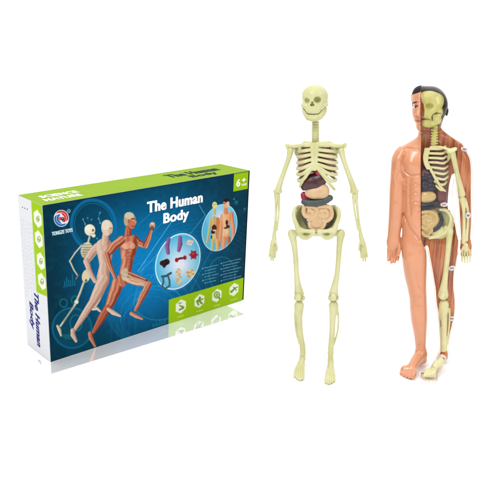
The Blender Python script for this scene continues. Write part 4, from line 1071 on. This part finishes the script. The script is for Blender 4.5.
nt.links.new(lw.outputs['Facing'], pw_.inputs[0]); nt.links.new(pw_.outputs[0], ml_.inputs[0]); ml_.operation = 'MULTIPLY_ADD'; ml_.inputs[2].default_value = 0.0
nt.links.new(ml_.outputs[0], m1.inputs[0]); nt.links.new(tr.outputs[0], m1.inputs[1]); nt.links.new(ds.outputs[0], m1.inputs[2])
nt.links.new(fr.outputs[0], m2.inputs[0]); nt.links.new(m1.outputs[0], m2.inputs[1]); nt.links.new(gs.outputs[0], m2.inputs[2])
nt.links.new(m2.outputs[0], nt.nodes['Material Output'].inputs[0])
tcn = nt.nodes.new('ShaderNodeTexCoord'); nzn = nt.nodes.new('ShaderNodeTexNoise'); nzn.inputs['Scale'].default_value = 110
bpn = nt.nodes.new('ShaderNodeBump'); bpn.inputs['Strength'].default_value = .15; bpn.inputs['Distance'].default_value = .0015
nt.links.new(tcn.outputs['Object'], nzn.inputs['Vector']); nt.links.new(nzn.outputs['Fac'], bpn.inputs['Height'])
nt.links.new(bpn.outputs[0], gs.inputs['Normal'])
shell = body.copy(); shell.F = np.maximum(body.F + .03, XB - .3 - GX).astype(np.float32)
def keepf(C):
    xb = np.interp(C[:, 1], *LEGX) - np.clip((C[:, 1] - 345) / 15, 0, 1) * .5 * np.clip(C[:, 2], -4, 40)
    xb = np.where(C[:, 1] < 236, MID, xb)
    return (C[:, 0] > xb + .1) & (C[:, 2] > -6)
MF.emit('clear_shell', shell, mc, man, keep=keepf)

# bones of the clear half
m_yb = mat('yellow_bone_plastic', (236, 231, 164), rough=.38, var=.03, scale=150, srgb2=(242, 239, 190))
m_ys = mat('olive_skull_plastic', (212, 207, 108), rough=.4, var=.03, scale=150, srgb2=(226, 222, 142))
v = Vol((418, 86, -16), (450, 134, 20), .35)
v.add(ell((431.5, 101, -2), (12.6, 12.2, 13))); v.add(ell((428, 99, 4), (9.5, 9.5, 8)), 3); v.add(ell((428, 111, 5), (8.2, 9, 7.5)), 3)
v.add(ell((429, 121.5, 4), (8.6, 5.6, 7)), 2); v.add(ell((436, 119, 0), (5.5, 6, 6), -.5), 2); v.add(ell((439, 112, -2), (4.2, 5, 6)), 2)
v.sub(ell((430.0, 105.4, 13), (4.6, 3.2, 6)), 1); v.sub(ell((421.6, 109.6, 10), (3.4, 8.4, 14)), .8)
v.relief([(433, 119.5), (432.4, 116.4), (434, 113.4), (439, 113.0), (443.6, 114.0)], .55, 2.0); v.relief([(422, 118.4), (427, 118.2), (431, 119)], .7, 1.6)
for xx in (423, 424.8, 426.6, 428.4): v.relief([(xx, 116.4), (xx, 120.6)], .3, .6)
v.relief([(437, 97), (439, 104)], 3, 1.0); v.relief([(426, 95), (433, 94)], 4, -.4)
v.F = np.maximum(v.F, MID + .4 - v.ax[0][:, None, None]).astype(np.float32)
MF.emit('skull', v, m_ys, man)
def mb(name, chains, box_, k=.6, h=.4, m=None, post=None, raw=False):
    return bone_part(name, chains, box_, k, h, MF, m or m_yb, man, post, raw)
mb('spine', [[(435.4, 127, 0, 2.6), (434.4, 136, 1, 2.7), (433.6, 147, 1, 3.0)]] + [[(431.6, yy, 2.6, .8), (437.6, yy - .3, 2.6, .8)] for yy in np.arange(130, 147, 2.8)], ((426, 122, -8), (442, 152, 8)), .6, .35, m_ys)
v = Vol((419, 142, -12), (458, 196, 14), .36)
v.add(loft([(147, 425, 431, 8, 5), (156, 423.5, 429, 9, 6), (163, 424.5, 429, 9, 6), (168, 427, 430.5, 8.6, 6)], 2.5), .6)
for i in range(9):
    yi = 148.8 + i * 4.5; yo = 148.6 + i * 4.9
    xi = 428 + max(0, i - 3) * 1.7; xo = 445.5 + min(i, 4) * .5 - max(0, i - 6) * 1.2
    zz = 6.6 - .25 * i
    v.chain([c(xi, yi + (0 if i < 4 else (i - 3) * .2), zz) + (1.2,), c(xi + (xo - xi) * .45, yi + .2 + max(0, i - 3) * .9, zz) + (1.3,), c(xi + (xo - xi) * .8, yo + max(0, i - 3) * .4, zz - 2) + (1.25,), c(xo, yo - 2 + max(0, i - 4) * .2, zz - 6) + (1.2,)], .4, seg=5)
v.chain([c(428, 163, 7.6) + (1.3,), c(432, 171, 7.4) + (1.4,), c(436.5, 179.5, 6.6) + (1.5,), c(441.5, 187.5, 5) + (1.4,), c(445, 191, 2.5) + (1.2,)], .5, seg=5)
MF.emit('rib_cage', v, m_yb, man)
mb('shoulder_blade', [[(447, 150.5, 4, 1.6), (450, 151.5, 4.5, 3.0), (455.5, 149.0, 4, 2.0)], [(450.5, 153, 2, 2.6), (448, 160, -2, 1.5)], [(431, 147.5, 6, 1.3), (440, 147, 6, 1.2), (449, 149.5, 5, 1.4)]], ((426, 142, -8), (462, 168, 12)), .8)
mb('upper_arm', [[(452.6, 153.5, 3, 3.2), (454.2, 160, 2.5, 2.8), (456.8, 172, 2.5, 2.5), (459.8, 184, 2.5, 2.7), (462.0, 194, 2.5, 3.6)]], ((446, 148, -6), (470, 200, 10)))
mb('forearm', [[(462.4, 199.4, 2, 3.3), (463.4, 206, 2, 2.2), (464.2, 218, 2, 1.6), (463.8, 234, 1.5, 1.8), (463.6, 242, 1, 2.2)], [(464.6, 200, 1, 2.2), (467.4, 208, 1, 1.4), (467.8, 222, 1, 1.3), (466.6, 240, 1, 1.6)]], ((456, 192, -6), (473, 247, 9)))
mb('hand', [[(465.6, 245, .5, 2.6), (466, 249, .5, 3.0)]] + [[(462.6 + i * 2.3, 250, .6, 1.0), (462.2 + i * 2.6, 256, 1, .95), (462.2 + i * 2.55, 262 + (1 - abs(i - 1.5)) * 1.2, 3, .85)] for i in range(4)] + [[(463.4, 247, 1.5, 1.1), (461.2, 252, 2.5, 1.0)]], ((456, 240, -4), (476, 270, 9)), .35, .3)
mb('thigh_bone', [[(446.2, 228, 2, 3.0), (449.6, 229.8, 2, 3.4)], [(450, 231.5, 2, 3.6), (449.0, 242, 2, 3.1), (447.4, 258, 2, 2.7), (445.4, 276, 2, 2.8), (443.8, 288, 2, 4.0), (443.4, 294.6, 2, 5.2)]], ((438, 220, -8), (457, 304, 11)), 1.2,
   post=lambda v: (v.add(ell(MF.c(442.8, 297, 6.2), (3.0, 3.0, 1.8)), .1), v.relief([(439.2, 293.8), (441, 290.4), (444.6, 290.4), (446.4, 293.8), (444.6, 297.4), (441, 297.4)], .5, .8)))
mb('shin_bone', [[(444.0, 305.0, 2, 5.0), (444.0, 311, 2, 4.0), (444.2, 324, 1, 3.0), (443.8, 338, 1, 2.9), (443.6, 350, 0, 3.4)], [(440.0, 309, 0, 1.4), (439.6, 320, 0, 1.0), (440.4, 336, 0, .9), (441.6, 346, 0, .9)], [(449.0, 309, 0, 1.4), (449.6, 320, 0, 1.1), (448.0, 336, 0, .9), (446.2, 348, 0, .9)]], ((434, 298, -8), (454, 356, 10)), 1.0)
dyf = MF.yfl(430) - 367
def manfoot():
    ch = [[(443.6, 355, 0, 3.6), (440.6, 357.4 + dyf, 9, 3.8), (436.0, 359.0 + dyf, 17, 3.7)], [(443.6, 359 + dyf, -5, 3.2), (443.6, 360 + dyf, -8, 3.0)]]
    for i in range(5):
        o = (i - 2) * 2.5
        ch.append([(437 + o * .3, 359.2 + dyf, 15, 1.8), (432 + o * .8, 360.8 + dyf, 23, 1.5), (431 + o, 363.2 + dyf, 28, 1.3)])
    return ch
mb('foot', manfoot(), ((418, 350, -14), (450, 372, 34)), .6, .35, raw=True)
v = Vol((420, 206, -10), (460, 244, 14), .4)
v.add(ell(c(440, 223, -1), (14, 16, 7))); v.sub(ell(c(437, 219, 5), (13, 15, 8)), .8)
v.chain([c(440, 209.5, 2) + (1.3,), c(446.5, 211, 3) + (1.7,), c(450.5, 217, 3) + (1.9,), c(450, 224, 3) + (2.0,), c(447, 230, 2) + (3.0,), c(439, 236, 4) + (1.8,), c(430, 237.5, 5) + (1.8,)], 1.0)
v.add(ell(c(438, 232, 2), (8, 6, 2.6), -.4), 1)
v.F = np.maximum(v.F, MID + 1.5 - v.ax[0][:, None, None]).astype(np.float32)
MF.emit('pelvis', v, m_yb, man)
# organs of the clear half
m_pur = mat('dark_violet_plastic', (36, 22, 56), rough=.22, srgb2=(22, 12, 36), scale=220, spec=.3)
m_ytan = mat('yellow_tan_plastic', (226, 198, 132), rough=.35, srgb2=(216, 184, 112), scale=200, coat=.3)
m_dslate = mat('dark_slate_plastic', (38, 46, 56), rough=.3, spec=.3)
m_dred = mat('deep_red_plastic', (110, 30, 34), rough=.35, srgb2=(86, 22, 34), coat=.2)
def mo(name, box_, m, build, h=.36):
    v = Vol(*box_, h); build(v); v.F = np.maximum(v.F, MID + .5 - v.ax[0][:, None, None]).astype(np.float32); return MF.emit(name, v, m, man)
mo('heart', ((418, 168, -6), (442, 196, 12)), m_pur, lambda v: [v.add(ell(c(*p), r_), .45) for p, r_ in (((424.5, 176.4, 4), (4.6, 4.2, 4)), ((430.6, 178.6, 4), (4.4, 5.2, 4)), ((424.8, 184.6, 4), (4.8, 4.6, 4)), ((431.4, 187, 3.6), (5.0, 4.8, 4)), ((426, 189.6, 3.2), (5, 3.4, 4)))])
mo('aorta', ((418, 166, 0), (436, 180, 12)), m_dred, lambda v: v.chain(MF.cr([(422, 175, 6, 1.4), (424.5, 171.6, 6.6, 1.7), (428.6, 173.2, 6, 1.6)]), .3))
mo('lung', ((418, 146, -8), (452, 186, 10)), m_lung2 if False else mat('brown_red_plastic', (124, 62, 48), rough=.4, srgb2=(96, 56, 84), scale=120), lambda v: v.add(ell(c(436.5, 166, 0), (10.8, 17, 5.2), -.2)))
mo('stomach', ((418, 186, -6), (442, 208, 12)), m_ytan, lambda v: (v.add(ell(c(427, 196.8, 4.4), (9.6, 6.2, 4.6), -.05)), v.relief([(421, 196.4), (434, 196)], 1.2, .3)))
mo('colon_band', ((418, 196, -4), (442, 214, 13)), m_dslate, lambda v: v.chain(MF.cr([(420, 205.6, 6, 3.2), (427, 206.2, 6.6, 3.3), (433.0, 205.2, 6, 3.2), (436.4, 203.8, 4.6, 3.0)]), .5))
mo('colon_band', ((426, 210, -4), (446, 236, 12)), m_dslate, lambda v: v.chain(MF.cr([(440.2, 214, 3, 1.6), (442.0, 220, 3, 1.8), (439, 226, 4.6, 2.6), (434.5, 229, 5, 3.0)]), .5))
mo('spleen', ((434, 180, -6), (452, 214, 8)), m_dred, lambda v: v.add(ell(c(441.5, 195, .5), (5.4, 14, 4.0), .05)))
def f(v):
    v.add(ell(c(429, 221, 2.6), (11, 13.6, 5.6)))
    for p in ([(423, 212.4), (428, 211.6), (433, 212.4), (436.6, 216), (436.8, 221), (434, 224)], [(423.4, 217), (427, 215.6), (431, 217), (431.6, 220.6), (427.6, 221.8)], [(424, 223), (429, 225), (433.6, 223.6)],
              [(422.6, 227), (426.4, 229), (430, 226.6), (432.4, 229.6), (429.6, 233)], [(422.6, 232.4), (425, 235), (428.6, 236)]):
        v.chain([c(a_, b_, 7.0 - .012 * (a_ - 428) ** 2 - .006 * (b_ - 221) ** 2) + (1.9,) for a_, b_ in p], .25, seg=5)
mo('intestines', ((418, 204, -4), (444, 240, 13)), m_ytan, f, .3)
# white oval rivets on the clear shell
m_riv = mat('milky_plastic', (240, 236, 232), rough=.3, var=.02); m_rivd = mat('grey_ink', (150, 140, 140), rough=.5)
for (rx_, ry_, a_, b_, ro) in ((464.5, 149.3, 3.8, 2.2, .3), (444.4, 204.6, 3.8, 2.2, 0), (468.2, 215.4, 2.6, 3.2, 0), (452.2, 268.2, 3.4, 2.4, -.3), (452.0, 318.5, 3.2, 2.2, -.2), (443.4, 360.0, 3.6, 2.4, .4)):
    try: zz = surf(body, rx_, ry_ - 0)
    except IndexError: continue
    y2 = ry_ - zz * MF.k(ry_)
    try: zz = surf(body, rx_, y2)
    except IndexError: continue
    v = Vol((rx_ - 7, y2 - 6, zz - 4), (rx_ + 7, y2 + 6, zz + 4), .2)
    v.add(ell((rx_, y2, zz), (a_, b_, 1.1), ro)); v.sub(ell((rx_, y2, zz + 1.0), (a_ - .8, b_ - .7, 1.0), ro), .3)
    rv = MF.emit('rivet', v, m_riv, man)
    v = Vol((rx_ - 5, y2 - 4, zz - 3), (rx_ + 5, y2 + 4, zz + 3), .16)
    for q_ in (-1, 0, 1): v.add(ell((rx_ + q_ * a_ * .36, y2, zz + .35), (.5, b_ * .35, .35), ro))
    MF.emit('rivet_mark', v, m_rivd, rv)
